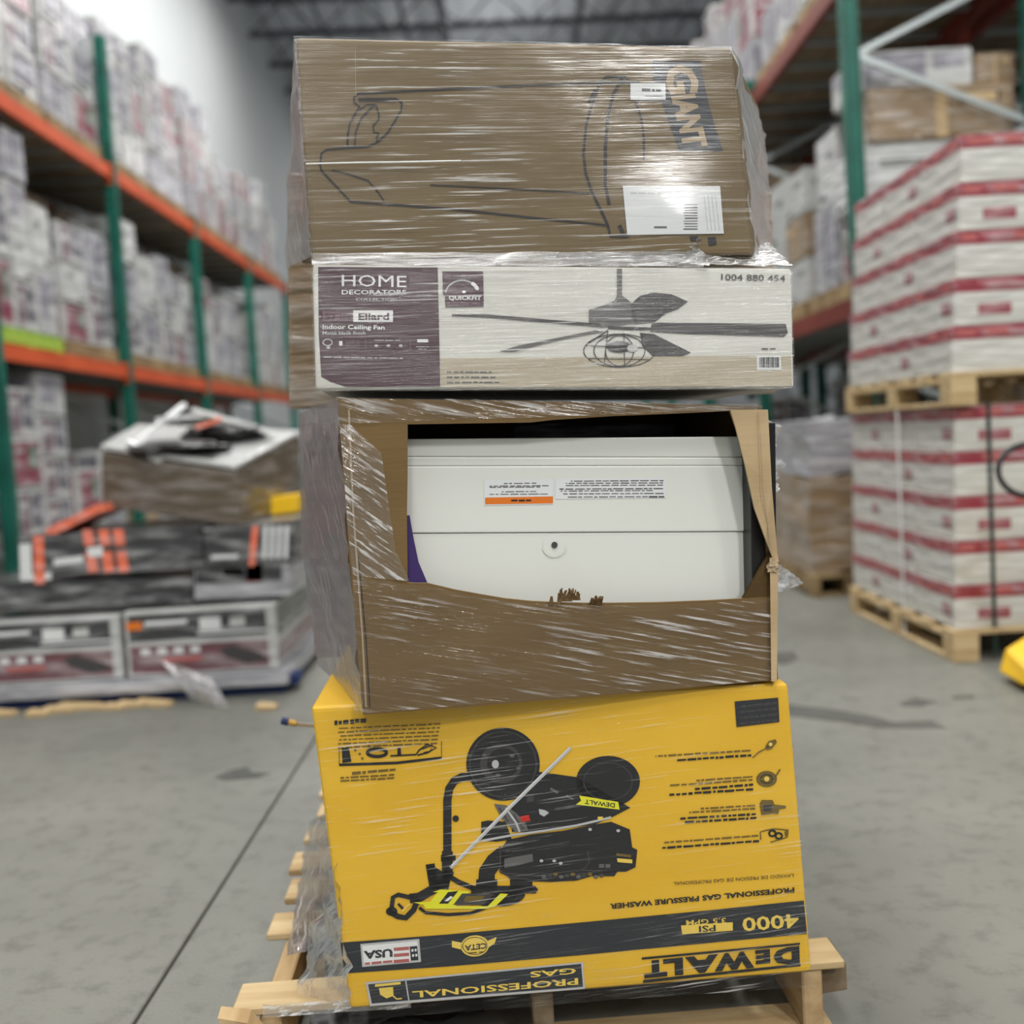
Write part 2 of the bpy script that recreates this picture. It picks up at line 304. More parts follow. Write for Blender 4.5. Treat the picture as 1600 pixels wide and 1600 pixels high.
while x < XR:                                        # corrugated roof deck
    b.hex([(x, YB, ZC + .05), (x + .3, YB, ZC + .05), (x + .3, YB, ZC), (x, YB, ZC), (x, YE, ZC + .05), (x + .3, YE, ZC + .05), (x + .3, YE, ZC), (x, YE, ZC)])
    b.hex([(x + .3, YB, ZC + .12), (x + .45, YB, ZC + .12), (x + .45, YB, ZC + .08), (x + .3, YB, ZC + .08), (x + .3, YE, ZC + .12), (x + .45, YE, ZC + .12), (x + .45, YE, ZC + .08), (x + .3, YE, ZC + .08)])
    x += .45
o = b.build('roof_deck', M['roof'], ce); o['kind'] = 'structure'
yy = -16.0
while yy < 33:                                       # bar joists with zigzag webs
    b = MB(); sl = .035
    def jp(x, z): return (x, yy + x * sl, z)
    b.bar(jp(XL, ZC - .05), jp(XR, ZC - .05), .10, .07); b.bar(jp(XL, ZC - .72), jp(XR, ZC - .72), .12, .09)
    x = XL; k = 0
    while x + .75 < XR:
        za, zb = (ZC - .72, ZC - .05) if k % 2 == 0 else (ZC - .05, ZC - .72)
        b.bar(jp(x, za), jp(x + .75, zb), .03, .03); x += .75; k += 1
    b.build('roof_joist', M['steel'], ce); yy += 1.9 if yy > 12 else 5.7
for x, r in ((-1.9, .05), (-1.1, .09), (1.75, .06), (4.6, .09), (-3.6, .04)):
    b = MB(); b.tube([(x, YB, ZC - .85), (x + .35, YE, ZC - .85)], r); b.build('roof_pipe', M['steel'], ce)

# ================================================================== PALLETS
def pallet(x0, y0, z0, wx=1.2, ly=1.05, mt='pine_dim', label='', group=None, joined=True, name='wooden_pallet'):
    t = thing(name, label, 'pallet', (x0 + wx / 2, y0 + ly / 2, z0), group); mm = M[mt]
    if joined:
        b = MB()
        for i in range(6): b.box(x0, x0 + wx, y0 + i * (ly - .1) / 5, y0 + i * (ly - .1) / 5 + .1, z0 + .115, z0 + .135)
        for i in range(3): b.box(x0 + i * (wx - .05) / 2, x0 + i * (wx - .05) / 2 + .05, y0, y0 + ly, z0 + .02, z0 + .115)
        for i in range(3): b.box(x0, x0 + wx, y0 + i * (ly - .1) / 2, y0 + i * (ly - .1) / 2 + .1, z0, z0 + .02)
        b.build('slatted_frame', mm, t)
    else:
        for i in range(6): box('deck_board', x0, x0 + wx, y0 + i * (ly - .14) / 5, y0 + i * (ly - .14) / 5 + .14, z0 + .118, z0 + .138, mm, t)
        for i in range(3):
            for j in range(3): box('block', x0 + i * (wx - .11) / 2, x0 + i * (wx - .11) / 2 + .11, y0 + j * (ly - .12) / 2, y0 + j * (ly - .12) / 2 + .12, z0 + .02, z0 + .097, mm, t)
        for i in range(3): box('stringer_board', x0 + i * (wx - .11) / 2, x0 + i * (wx - .11) / 2 + .11, y0, y0 + ly, z0 + .097, z0 + .118, mm, t)
        for i in range(3): box('bottom_board', x0 + i * (wx - .11) / 2, x0 + i * (wx - .11) / 2 + .11, y0, y0 + ly, z0, z0 + .02, mm, t)
    return t
# ================================================================== RACKS
ORD = ['first', 'second', 'third', 'fourth', 'fifth', 'sixth', 'seventh', 'eighth', 'ninth', 'tenth', 'eleventh', 'twelfth']
def rack(side, xf, xr, ys, zb, beam_mat, label, lean=0.0):
    t = thing('pallet_rack', label, 'rack', (xf, ys[0], 0)); tops = {y: (5.05 if y < 11 else 3.9) if side < 0 else 6.0 for y in ys}
    for y in ys:
        top = tops[y] if side < 0 or y < 8 else 4.0
        for x in (xf, xr):
            L = (lambda z: lean * (z - 1.1)) if x == xf else (lambda z: 0)
            b = MB(); s = .05
            for (a, c, d, e) in ((-s, s, -.042, -.036), (-s, -s + .006, -.036, .04), (s - .006, s, -.036, .04)):
                b.hex([(x + a + L(top), y + d, top), (x + c + L(top), y + d, top), (x + c + L(0), y + d, 0), (x + a + L(0), y + d, 0), (x + a + L(top), y + e, top), (x + c + L(top), y + e, top), (x + c + L(0), y + e, 0), (x + a + L(0), y + e, 0)])
            z = .3
            while z < top - .1 and y < 11:           # teardrop slots down both column faces
                for q in (-.03, .03): b.box(x + q - .007 + L(z), x + q + .007 + L(z), y - .0445, y - .0425, z, z + .028, 1)
                b.box(x - side * -.0515 * 1 - .0 + L(z), x + side * .0005 - side * .0515 + L(z), y - .01, y + .006, z, z + .028, 1)
                z += .0508
            b.build('upright', [M['green'], M['void']], t)
        z = .42; k = 0
        while z < top - .5:
            b = MB(); a, c = (xf, xr) if k % 2 == 0 else (xr, xf)
            b.bar((a, y, z), (c, y, z + .48), .035, .035); b.build('brace', M['galv'], t); z += .48; k += 1
    for z in zb:
        for x in (xf, xr):
            for i in range(len(ys) - 1):
                b = MB(); b.box(x - .025 if x == xf else x - .02, x + .025, ys[i] + .03, ys[i + 1] - .03, z - .12, z)
                b.box(x - .032, x + .032, ys[i] - .0, ys[i] + .02, z - .17, z + .03); b.box(x - .032, x + .032, ys[i + 1] - .05, ys[i + 1] - .03, z - .17, z + .03)
                b.build('beam', M[beam_mat], t)
        for i in range(len(ys) - 1):
            for k in range(5):
                y = ys[i] + .25 + k * .53; box('cross_bar', min(xf, xr) + .03, max(xf, xr) - .03, y, y + .04, z - .06, z - .02, M['galv'], t, bevel=0)
            box('deck_panel', min(xf, xr) + .03, max(xf, xr) - .03, ys[i] + .08, ys[i + 1] - .08, z - .019, z - .001, M['pine_old'], t, bevel=0)
    return t
YS = [5.1, 7.8, 10.5, 13.2, 15.9, 18.6]
rack(-1, -3.6, -4.72, [2.4] + YS, (1.97, 3.84), 'beam', 'long green and orange pallet rack along the white wall on the left')
YR = [6.9, 9.6, 12.3, 15.0, 17.7]
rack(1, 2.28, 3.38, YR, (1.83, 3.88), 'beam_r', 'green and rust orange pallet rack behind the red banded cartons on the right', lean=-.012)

# ---- cartons: one mesh with printed faces; sizes and artwork vary
KINDS = {
    'burgundy': ('burgundy-panelled white carton', 'carton_white', ('carton_red', 'carton_green')),
    'lilac': ('lilac-printed white carton', 'carton_white', ('carton_grey', 'carton_white')),
    'slate': ('slate-printed pale carton', 'carton_white', ('carton_dark', 'carton_grey')),
    'plum': ('plum-printed white carton', 'carton_white', ('carton_plum', 'carton_dark')),
    'silver': ('film-shrouded silvery carton', 'silver', ('carton_grey', 'carton_dark')),
    'plain': ('plain white carton', 'carton_white', None),
    'kraft': ('brown cardboard carton', 'carton_brown', None),
}
_cm = {}
def carton_mesh(kind, sx, sy, sz):
    key = (kind, round(sx, 2), round(sy, 2), round(sz, 2))
    if key in _cm: return _cm[key]
    rnd = random.Random(hash(key[1:]) & 255 if False else int(sx * 1000 + sz * 100))
    bm = bmesh.new(); c = boxc(-sx / 2, sx / 2, -sy / 2, sy / 2, 0, sz); v = [bm.verts.new(p) for p in c]
    for f in ((0, 3, 2, 1), (5, 6, 7, 4), (4, 0, 1, 5), (3, 7, 6, 2), (4, 7, 3, 0), (1, 2, 6, 5)): bm.faces.new([v[i] for i in f])
    bmesh.ops.recalc_face_normals(bm, faces=bm.faces); bmesh.ops.bevel(bm, geom=list(bm.edges), offset=.012, segments=2, affect='EDGES')
    def quad(face, u0, u1, w0, w1, mi, d=.0015):
        def p(u, w_):
            if face == 'f': return (-sx / 2 + u * sx, -sy / 2 - d, w_ * sz)
            if face == 'r': return (sx / 2 + d, -sy / 2 + u * sy, w_ * sz)
            if face == 'l': return (-sx / 2 - d, -sy / 2 + u * sy, w_ * sz)
        q = [bm.verts.new(p(*a)) for a in ((u0, w0), (u1, w0), (u1, w1), (u0, w1))]
        f = bm.faces.new(q if face != 'l' else q[::-1]); f.material_index = mi
    d, base, pr = KINDS[kind]; mats = [M[base], M['ink']]
    if pr:
        mats += [M[pr[0]], M[pr[1]]]
        for face in 'frl':
            if kind == 'burgundy': quad(face, .08, .92, .07, .93, 2); quad(face, .55, .86, .40, .84, 3, .003); quad(face, .14, .40, .72, .78, 0, .003)
            elif kind == 'lilac': quad(face, .07, .60, .08, .92, 2); quad(face, .66, .93, .5, .9, 2); quad(face, .12, .5, .14, .26, 3, .003)
            elif kind == 'slate': quad(face, .10, .90, .30, .93, 2); quad(face, .30, .70, .40, .84, 3, .003); quad(face, .1, .6, .1, .2, 1)
            elif kind == 'silver': quad(face, .08, .3, .1, .9, 2); quad(face, .4, .52, .05, .95, 3); quad(face, .6, .9, .5, .9, 2)
            elif kind == 'plum': quad(face, .08, .48, .08, .92, 2); quad(face, .54, .92, .2, .92, 3); quad(face, .15, .4, .6, .75, 0, .003)
    elif kind == 'plain':
        for face in 'frl': quad(face, .60, .86, .10, .17, 1); quad(face, .14, .5, .68, .71, 1); quad(face, .14, .44, .62, .645, 1)
    else:
        mats += [M['kraft_light'], M['kraft_light']]
        for face in 'frl': quad(face, .46, .54, 0.02, .98, 2); quad(face, .62, .9, .62, .84, 1); quad(face, .64, .88, .64, .82, 2, .003)
    me = bpy.data.meshes.new('carton'); bm.to_mesh(me); bm.free()
    for mm in mats: me.materials.append(mm)
    _cm[key] = me; return me
def carton(kind, x, y, z, sx, sy, sz, label, group, rz=0):
    me = carton_mesh(kind, sx, sy, sz); o = bpy.data.objects.new('carton', me); COL.objects.link(o); o.location = (x, y, z); o.rotation_euler = (0, 0, rz)
    return tag(o, label, 'carton', group)
SZ = [(.36, .50), (.44, .52), (.40, .40)]
def load(side, xfront, y0, z0, H, rnd, where, group, kinds, depth_rows=2, wlen=1.14):
    """stack cartons on one pallet: stacks along y, layers up; front row towards the aisle and a rear row"""
    top = z0 + H
    for row in range(depth_rows):
        if row and top < 1.6 and y0 > 9: continue
        n = rnd.choice((2, 2, 2, 3)) if wlen > .9 else 2
        sy = wlen / n; y = y0; only = 1 if row else n; names = ['near', 'middle', 'far'] if n == 3 else ['near', 'far']
        dx = .50
        for k in range(only):
            z = z0; L = 0; lim = top - rnd.choice((0, 0, .12, .34))
            hh = rnd.choice((.38, .44, .52, .33))
            while z + hh <= lim + .06 and L < 6:
                kd = rnd.choice(kinds); x = xfront - side * 0 + (dx / 2 + row * (dx + .02)) * (1 if side > 0 else -1)
                jit = rnd.uniform(-.012, .012)
                lab = f"{KINDS[kd][0]}, {where}, {ORD[L]} layer, {names[k]} {'front' if row == 0 else 'rear'} stack"
                carton(kd, x + jit, y + sy / 2, z + .001, dx - .03, round(sy, 2) - .03, hh, lab, group, rnd.uniform(-.02, .02))
                z += hh + .003; L += 1
            y += sy
rnd = random.Random(21)
def rack_row(side, xf, ys, z, Hs, shelf, rackname, kinds, mats=None, start=0, rows=2):
    i = 0
    for y0 in ys:
        for k in range(2):
            y = y0 + .12 + k * 1.28; i += 1
            mt = 'lime' if (rackname == 'left rack' and shelf == 'middle' and i in (3,)) else ('green_pallet' if (rackname == 'right rack' and shelf == 'middle' and i == 3) else 'pine_dim')
            x0 = xf + .02 if side > 0 else xf - 1.04
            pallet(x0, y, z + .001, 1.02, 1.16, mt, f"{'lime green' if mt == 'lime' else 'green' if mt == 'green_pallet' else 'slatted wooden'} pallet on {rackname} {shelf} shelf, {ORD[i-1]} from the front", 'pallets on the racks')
            H = Hs[(i - 1) % len(Hs)]
            if side < 0 or shelf == 'upper':  # rear cartons added to block the lit wall and keep gaps dark
                xr_ = x0 + (.26 if side < 0 else .78)
                for q in range(2):
                    if y > 11 and q: continue
                    carton('kraft' if (i + q) % 3 else 'slate', xr_, y + (.3 + q * .57 if y <= 11 else .58), z + .14, .44, .54 if y <= 11 else 1.1, 1.42 if shelf == 'middle' else 1.2, f"added tall rear carton, {rackname} {shelf} shelf, {ORD[i-1]} pallet, {'near' if q == 0 else 'far'} one", f'added tall rear cartons on the {rackname}')
            if H > 0: load(side, x0 + .01 if side > 0 else x0 + 1.01, y + .01, z + .138, H, rnd, f"{rackname} {shelf} shelf, {ORD[i-1]} pallet", f'cartons on the {rackname} {shelf} shelf', kinds, rows)
K1 = ['lilac', 'silver', 'slate', 'burgundy', 'plain', 'plum', 'silver']
rack_row(-1, -3.6, [5.1, 7.8, 10.5, 13.2, 15.9], 3.84, [2.0, 1.95, 1.9, 1.75, 1.6, 1.5, 1.6, 1.35, 1.5, 1.3], 'upper', 'left rack', K1 + ['burgundy'], rows=1)
rack_row(-1, -3.6, [5.1, 7.8, 10.5, 13.2, 15.9], 1.97, [1.55, 1.35, 1.5, 1.2, 1.45, 1.3, 1.4, 1.2, 1.3, 1.3], 'middle', 'left rack', K1 + ['plain'], rows=1)
for i, (y, H) in enumerate(((5.22, 1.45), (6.50, 1.6), (7.95, 1.7), (9.2, 1.2), (10.65, 1.3), (11.9, 1.1))):
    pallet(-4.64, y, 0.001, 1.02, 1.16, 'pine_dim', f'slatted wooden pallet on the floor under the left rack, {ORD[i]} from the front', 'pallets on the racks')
    load(-1, -3.63, y + .01, .138, H, rnd, f'floor under left rack, {ORD[i]} pallet', 'cartons on the floor under the left rack', ['plum', 'burgundy', 'plum', 'plum', 'burgundy', 'lilac'] if i < 4 else ['kraft', 'plum', 'kraft'], 2)
# the odd pieces that poke out on the left rack
o = box('carton', -4.35, -3.75, 12.0, 12.5, 3.50, 3.70, M['carton_scarlet'], origin=(-4, 12.2, 3.5)); bpy.data.objects.remove(o)
# right rack
rack_row(1, 2.28, [6.9, 9.6, 12.3], 1.83, [0, 1.35, 1.5, 1.4, 1.3], 'middle', 'right rack', ['plain', 'kraft', 'silver', 'burgundy', 'plain'], rows=1)
rack_row(1, 2.28, [6.9, 9.6, 12.3, 15.0], 3.88, [1.2, .8, 1.6, 1.5, 1.5], 'upper', 'right rack', K1, rows=1)
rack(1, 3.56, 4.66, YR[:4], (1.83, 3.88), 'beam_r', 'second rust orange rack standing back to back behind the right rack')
for k, (kd, x, y, z, s_, lab) in enumerate((
        ('burgundy', 2.60, 7.25, 1.97, (.50, .5, .43), 'burgundy-panelled carton, lowest on the right rack beside the near green upright'),
        ('plain', 3.10, 7.25, 1.97, (.46, .5, .43), 'plain white carton, lowest layer, right of the burgundy one by the green upright'),
        ('plain', 2.80, 7.25, 2.402, (.98, .52, .38), 'wide plain white carton under the brown carton by the green upright'),
        ('kraft', 2.84, 7.22, 2.785, (.92, .5, .33), 'wide brown carton between white cartons behind the green upright'),
        ('lilac', 2.70, 7.28, 3.118, (.74, .5, .24), 'flat lilac-printed carton on top of the wide brown carton'),
        ('kraft', 3.22, 7.30, 3.118, (.26, .5, .2), 'small brown carton at the top right of the pallet by the green upright'),
        ('silver', 2.62, 7.85, 1.97, (.56, .5, .6), 'silvery shrouded carton behind the burgundy one by the green upright'),
        ('plain', 2.62, 7.85, 2.572, (.5, .5, .5), 'plain white carton behind the wide brown one on the right rack'),
        ('silver', 3.92, 7.3, 1.84, (.6, .6, .9), 'silvery shrouded carton, lowest at the near end of the second right rack'),
        ('lilac', 4.4, 7.3, 1.84, (.34, .6, .95), 'narrow lilac-printed carton on the second right rack beside the silvery one'),
        ('silver', 3.95, 7.3, 2.742, (.66, .6, .32), 'silvery shrouded carton, upper one at the near end of the second right rack'),
        ('kraft', 4.32, 7.25, 3.064, (.56, .5, .36), 'brown carton on top, upper right corner of the photo'))):
    carton(kd, x, y, z, *s_, lab, 'cartons at the near end of the right racks')
for k, (y, kd) in enumerate(((7.6, 'kraft'), (8.9, 'slate'), (10.3, 'kraft'), (11.5, 'slate'))):
    carton(kd, 4.1, y, 3.90, .96, 1.05, 1.3, f'huge {KINDS[kd][0]}, upper level of second right rack, {ORD[k]} from front', 'huge cartons on the second right rack')
    if k: carton(kd, 4.1, y, 1.85, .96, 1.05, 1.5, f'huge {KINDS[kd][0]}, lower level of second right rack, {ORD[k]} from front', 'huge cartons on the second right rack')
    carton('slate' if k % 2 else 'kraft', 4.1, y, .01, .96, 1.05, 1.5, f'huge dim carton on the floor under the second right rack, {ORD[k]} from the front', 'huge cartons on the second right rack')
# deep gloom under the right rack: far goods on its floor level
for i, (y, H) in enumerate(((9.75, 1.1), (10.95, .9), (12.45, 1.2))):
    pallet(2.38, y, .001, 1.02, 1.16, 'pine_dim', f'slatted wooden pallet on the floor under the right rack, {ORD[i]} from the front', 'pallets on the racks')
    load(1, 2.4, y, .138, H, rnd, f'floor under right rack, {ORD[i]} pallet', 'cartons on the floor under the right rack', ['plum', 'kraft', 'slate'], 1)
# wrapped grey goods between the tower and the red banded stack
def crumple(o, amt, sc_=6, lv=4):
    me = o.data; bm = bmesh.new(); bm.from_mesh(me); bmesh.ops.subdivide_edges(bm, edges=bm.edges, cuts=lv, use_grid_fill=True)
    for v in bm.verts:
        p = v.co * sc_; v.co += Vector((noise.noise(p), noise.noise(p + Vector((9, 3, 1))), noise.noise(p + Vector((2, 8, 5))))) * amt
    bm.to_mesh(me); bm.free(); return o
for i, (x0, x1, y0, y1, z0, z1, mt, lab) in enumerate((
        (1.80, 2.20, 6.55, 7.6, .14, .72, 'carton_brown', 'brown bale under cloudy wrap on a pallet beside the lower red banded cartons'),
        (1.82, 2.18, 6.6, 7.5, .73, 1.06, 'silver', 'grey silvery bundle wrapped in film on top of the brown bale'),
        (1.84, 2.22, 8.15, 9.0, .14, .55, 'silver', 'farther grey wrapped bundle on the floor right of the tower'),
        (1.86, 2.2, 8.2, 9.0, .56, .86, 'carton_white', 'white carton on the farther grey wrapped bundle'))):
    o = box('wrapped_bundle', x0, x1, y0, y1, z0, z1, M[mt], origin=((x0 + x1) / 2, (y0 + y1) / 2, z0)); crumple(o, .03, 5, 3); tag(o, lab, 'bundle')
pallet(1.78, 6.5, 0, .44, 1.15, 'pine_dim', 'wooden pallet under the brown and silver wrapped bundles'); pallet(1.82, 8.1, 0, .42, 1.0, 'green_pallet', 'green pallet under the farther grey wrapped bundle')
o = hexa('foam_board', [at(1268, 655, 6.7), at(1300, 648, 6.8), at(1290, 700, 6.8), at(1264, 710, 6.7), at(1272, 655, 6.76), at(1304, 648, 6.86), at(1294, 700, 6.86), at(1268, 710, 6.76)], M['foam'], origin=at(1280, 715, 6.45), bevel=.004)
tag(o, 'white foam sheet standing on the silvery wrapped bundle', 'foam board')

# ================================================================== RED BANDED CARTONS (right)
def banded(x0, y0, z0, sx, sy, sz, faces='fl', seed=0, label='', group='', logo=False):
    t = thing('banded_carton', label, 'carton', (x0 + sx / 2, y0 + sy / 2, z0), group)
    box('carton_body', x0, x0 + sx, y0, y0 + sy, z0, z0 + sz, M['white_band'], t, bevel=.004)
    b = MB(); h = .058; e = .0016
    b.box(x0 - e, x0 + sx + e, y0 - e, y0 + sy + e, z0 + sz - h, z0 + sz - .002, 0)
    r = random.Random(seed)
    for fc in 'fl':
        u = .06
        while u < .86:
            wl = r.uniform(.10, .30); z1 = z0 + sz - .018; z2 = z0 + sz - .040
            L = sx if fc == 'f' else sy
            a, c = u * L, min(u + wl, .94) * L
            if r.random() < .62:
                if fc == 'f': b.poly([(x0 + a, y0 - e * 2, z2), (x0 + c, y0 - e * 2, z2), (x0 + c, y0 - e * 2, z1), (x0 + a, y0 - e * 2, z1)], 1)
                else: b.poly([(x0 - e * 2, y0 + c, z2), (x0 - e * 2, y0 + a, z2), (x0 - e * 2, y0 + a, z1), (x0 - e * 2, y0 + c, z1)], 1)
            u += wl + .12
    b.build('red_band', [M['red_band'], M['rose']], t)
    if logo:
        b = MB(); b.poly([(x0 - e, y0 + .13, z0 + .05), (x0 - e, y0 + .03, z0 + .05), (x0 - e, y0 + .03, z0 + .10), (x0 - e, y0 + .13, z0 + .10)]); b.build('printed_logo', M['red_band'], t)
        b = MB(); b.poly([(x0 + .1, y0 - e, z0 + .04), (x0 + .24, y0 - e, z0 + .04), (x0 + .24, y0 - e, z0 + .085), (x0 + .1, y0 - e, z0 + .085)])
        b.build('printed_logo', M['red_band'], t)
    return t
RX, RY = 1.87, 4.62
pallet(RX - .02, RY - .03, 0, 1.5, 1.42, 'pine', 'pale pine pallet under the lower stack of red banded cartons', None, False)
LH = .191
for L in range(5):
    for k in range(3):
        banded(RX + .006 * L, RY + k * .46, .14 + L * LH, .395, .452, LH - .002, seed=L * 7 + k, logo=(k + L) % 2 == 0, label=f"white carton with red band, lower stack, {ORD[L]} layer up, {('nearest', 'middle', 'farthest')[k]} along the aisle side", group='red banded cartons, lower stack')
    for k in range(2):
        banded(RX + .006 * L + .4 * (k + 1), RY, .14 + L * LH, .395, .392, LH - .002, seed=L * 9 + k, logo=L % 2 == 1, label=f"white carton with red band, lower stack, {ORD[L]} layer up, {('second', 'third')[k]} across the front", group='red banded cartons, lower stack')
ZU = .14 + 5 * LH
pallet(RX - .01, RY - .06, ZU, 1.5, 1.42, 'pine', 'pine pallet between the two stacks of red banded cartons', None, False)
LH2 = .196
for L in range(5):
    for k in range(3):
        banded(RX + .01 + .016 * L, RY - .03 + k * .46, ZU + .139 + L * LH2, .395, .452, LH2 - .002, seed=L * 5 + k + 50, logo=(k + L) % 2 == 1, label=f"white carton with red band, upper stack, {ORD[L]} layer up, {('nearest', 'middle', 'farthest')[k]} along the aisle side", group='red banded cartons, upper stack')
    for k in range(2):
        banded(RX + .01 + .016 * L + .4 * (k + 1), RY - .03, ZU + .139 + L * LH2, .395, .392, LH2 - .002, seed=L * 3 + k + 80, logo=L % 2 == 0, label=f"white carton with red band, upper stack, {ORD[L]} layer up, {('second', 'third')[k]} across the front", group='red banded cartons, upper stack')
b = MB(); b.box(RX - .008, RX - .003, RY + .58, RY + .60, .02, ZU + .01); o = b.build('packing_strap', M['strap'], origin=(RX, RY + .6, .02)); tag(o, 'white vertical packing strap on the aisle side of the lower red banded stack', 'strap')
b = MB(); b.box(RX + .16, RX + .175, RY - .010, RY - .004, .02, ZU + .01); o = b.build('packing_strap', M['dkstrap'], origin=(RX + .16, RY, .02)); tag(o, 'dark green packing strap down the front of the lower red banded stack', 'strap')
# pallet jack at the right edge
t = thing('pallet_jack', 'yellow pallet jack with black loop handle at the right edge', 'pallet jack', (2.1, 4.1, 0))
p = [onz(1563, 1058, .02), onz(1600, 1085, .02)]
hexa('chassis', [(1.885, 4.02, .10), (2.3, 3.92, .30), (2.3, 3.92, .03), (1.87, 4.02, .035), (1.93, 4.28, .12), (2.3, 4.3, .32), (2.3, 4.3, .03), (1.89, 4.26, .035)], M['jack_yellow'], t, .012)
b = MB(); b.poly([(1.96, 4.00, .085), (2.00, 3.99, .07), (2.03, 3.982, .09), (2.0, 3.988, .11)]); b.poly([(2.03, 3.982, .10), (2.07, 3.972, .085), (2.1, 3.965, .11), (2.06, 3.975, .13)]); b.build('black_decal', M['rubber'], t)
b = MB(); c = at(1612, 735, 4.05)
b.tube([c + Vector((.125 * math.cos(a), 0.02 * math.sin(a), .098 * math.sin(a))) for a in [2 * math.pi * k / 28 for k in range(29)]], .011); b.build('handle_loop', M['rubber'], t)
b = MB(); b.tube([c + Vector((0.02, 0, -.09)), (2.22, 4.08, .28)], .018); b.build('handle_shaft', M['jack_yellow'], t)
b = MB(); b.tube([(2.16, 4.1, .035), (2.24, 4.1, .035)], .034, 16); b.build('wheel', M['rubber'], t)

# ================================================================== LEFT GOODS PALLET
gy = 4.8
t = thing('blue_pallet', 'blue pallet under the dark printed patio cartons on the left', 'pallet', (-1.8, 5.2, 0))
for k in range(3): box('runner', -2.95, -1.06, 4.8 + k * .45, 4.9 + k * .45, 0, .03, M['blue'], t)
for k in range(5): box('block', -2.90 + k * .44, -2.76 + k * .44, 4.81, 4.93, .031, .075, M['blue'], t)
box('deck', -2.95, -1.05, 4.78, 5.85, .076, .10, M['blue'], t)
box('film_skirt', -2.96, -1.035, 4.755, 5.80, .045, .104, M['silver'], t)
def patio(x0, x1, y0, y1, z0, z1, label):
    t = thing('patio_carton', label, 'carton', ((x0 + x1) / 2, (y0 + y1) / 2, z0), None); W = x1 - x0; H = z1 - z0; yf = y0 - .0015
    box('carton_body', x0, x1, y0, y1, z0, z1, M['carton_white'], t, bevel=.008)
    b = MB()
    def q(u0, u1, v0, v1, mi, d=0): b.poly([(x0 + u0 * W, yf - d, z0 + v0 * H), (x0 + u1 * W, yf - d, z0 + v0 * H), (x0 + u1 * W, yf - d, z0 + v1 * H), (x0 + u0 * W, yf - d, z0 + v1 * H)], mi)
    q(.03, .94, .54, .94, 0); q(.03, .94, .06, .47, 1)
    q(.03, .94, .47, .54, 2, .0005)
    q(.50, .64, .66, .84, 3, .001); q(.48, .94, .60, .635, 3, .001); q(.70, .80, .70, .83, 2, .001); q(.02, .12, .72, .84, 4, .001)
    q(.14, .42, .78, .84, 3, .001); q(.16, .36, .70, .73, 5, .001)
    for k in range(4): q(.10 + k * .11, .16 + k * .11, .34, .43, 3, .001)
    b.poly([(x0 + u * W, yf - .001, z0 + v * H) for u, v in ((.62, .36), (.70, .42), (.90, .26), (.92, .16), (.80, .12), (.66, .24))], 5)
    q(.24, .5, .22, .28, 6, .001)
    u = x1 + .0015
    b.poly([(u, y0 + .03, z0 + .50 * H), (u, y1 - .03, z0 + .5 * H), (u, y1 - .03, z0 + .94 * H), (u, y0 + .03, z0 + .94 * H)], 0)
    b.poly([(u, y0 + .03, z0 + .10 * H), (u, y1 - .03, z0 + .1 * H), (u, y1 - .03, z0 + .46 * H), (u, y0 + .03, z0 + .36 * H)], 1)
    b.build('printed_panels', [M['carton_black'], M['carton_wine'], M['carton_white'], M['label'], M['orange'], M['dk_grey'], M['rose']], t)
    return t
patio(-1.755, -1.08, gy, gy + .95, .105, .405, 'dark grey and wine printed flat carton at the right of the blue pallet')
patio(-2.46, -1.775, gy, gy + .95, .105, .395, 'dark grey and wine printed flat carton at the left edge of the frame')
def slab(name, pts, ys, depth, mt, label, cat='carton', bev=.006, origin=None):
    c = [at(p[0], p[1], y) for p, y in zip(pts, ys)]; d = Vector(depth)
    o = hexa(name, c + [q + d for q in c], M[mt], None, bev, 2, origin=c[3]); tag(o, label, cat); return o
# dark cartons in the second and third layer
slab('flat_carton', [(-60, 914), (300, 902), (300, 944), (-60, 958)], [4.85] * 4, (0.02, .8, 0), 'carton_black', 'plain black flat carton in film above the left patio carton')
slab('flat_carton', [(303, 886), (452, 880), (454, 930), (303, 938)], [4.86] * 4, (.02, .8, 0), 'silver', 'silver and red printed carton in film at the second layer, right side')
o = slab('flat_carton', [(28, 838), (312, 822), (318, 888), (36, 902)], [4.84] * 4, (.02, .7, .0), 'carton_black', 'black flat carton with orange stripes and a white shipping label')
ORGf = o
pl = Plane(at(150, 860, 4.84), (0, -1, 0)); pr = Print(pl, .003)
for k, x in enumerate((128, 153, 176)):
    pr.area([(x, 828), (x + 16, 827), (x + 20, 852), (x + 4, 854)], 0); pr.area([(x + 5, 862), (x + 21, 861), (x + 26, 893), (x + 10, 895)], 0)
pr.area([(52, 838), (68, 837), (70, 912), (54, 913)], 0, .001); pr.area([(30, 850), (48, 849), (50, 898), (80, 894), (80, 905), (32, 908)], 1); pr.area([(136, 856), (160, 853), (161, 869), (138, 871)], 1, .002)
pr.area([(84, 874), (130, 868), (130, 878), (84, 884)], 1)
q = pr.build('orange_and_white_print', [M['orange_print'], M['label']], o)
slab('flat_carton', [(316, 826), (458, 812), (460, 876), (320, 886)], [4.85] * 4, (.02, .7, 0), 'carton_black', 'black carton with one orange stripe at the third layer, right side')
o = bpy.data.objects[[x.name for x in COL.objects if x.name.startswith('flat_carton')][-1]]
pl = Plane(at(380, 850, 4.85), (0, -1, 0)); pr = Print(pl, .003); pr.area([(394, 822), (404, 821), (398, 884), (388, 885)], 0)
for k in range(4): pr.area([(412 + k * 11, 822), (418 + k * 11, 821), (416 + k * 11, 872), (410 + k * 11, 873)], 1)
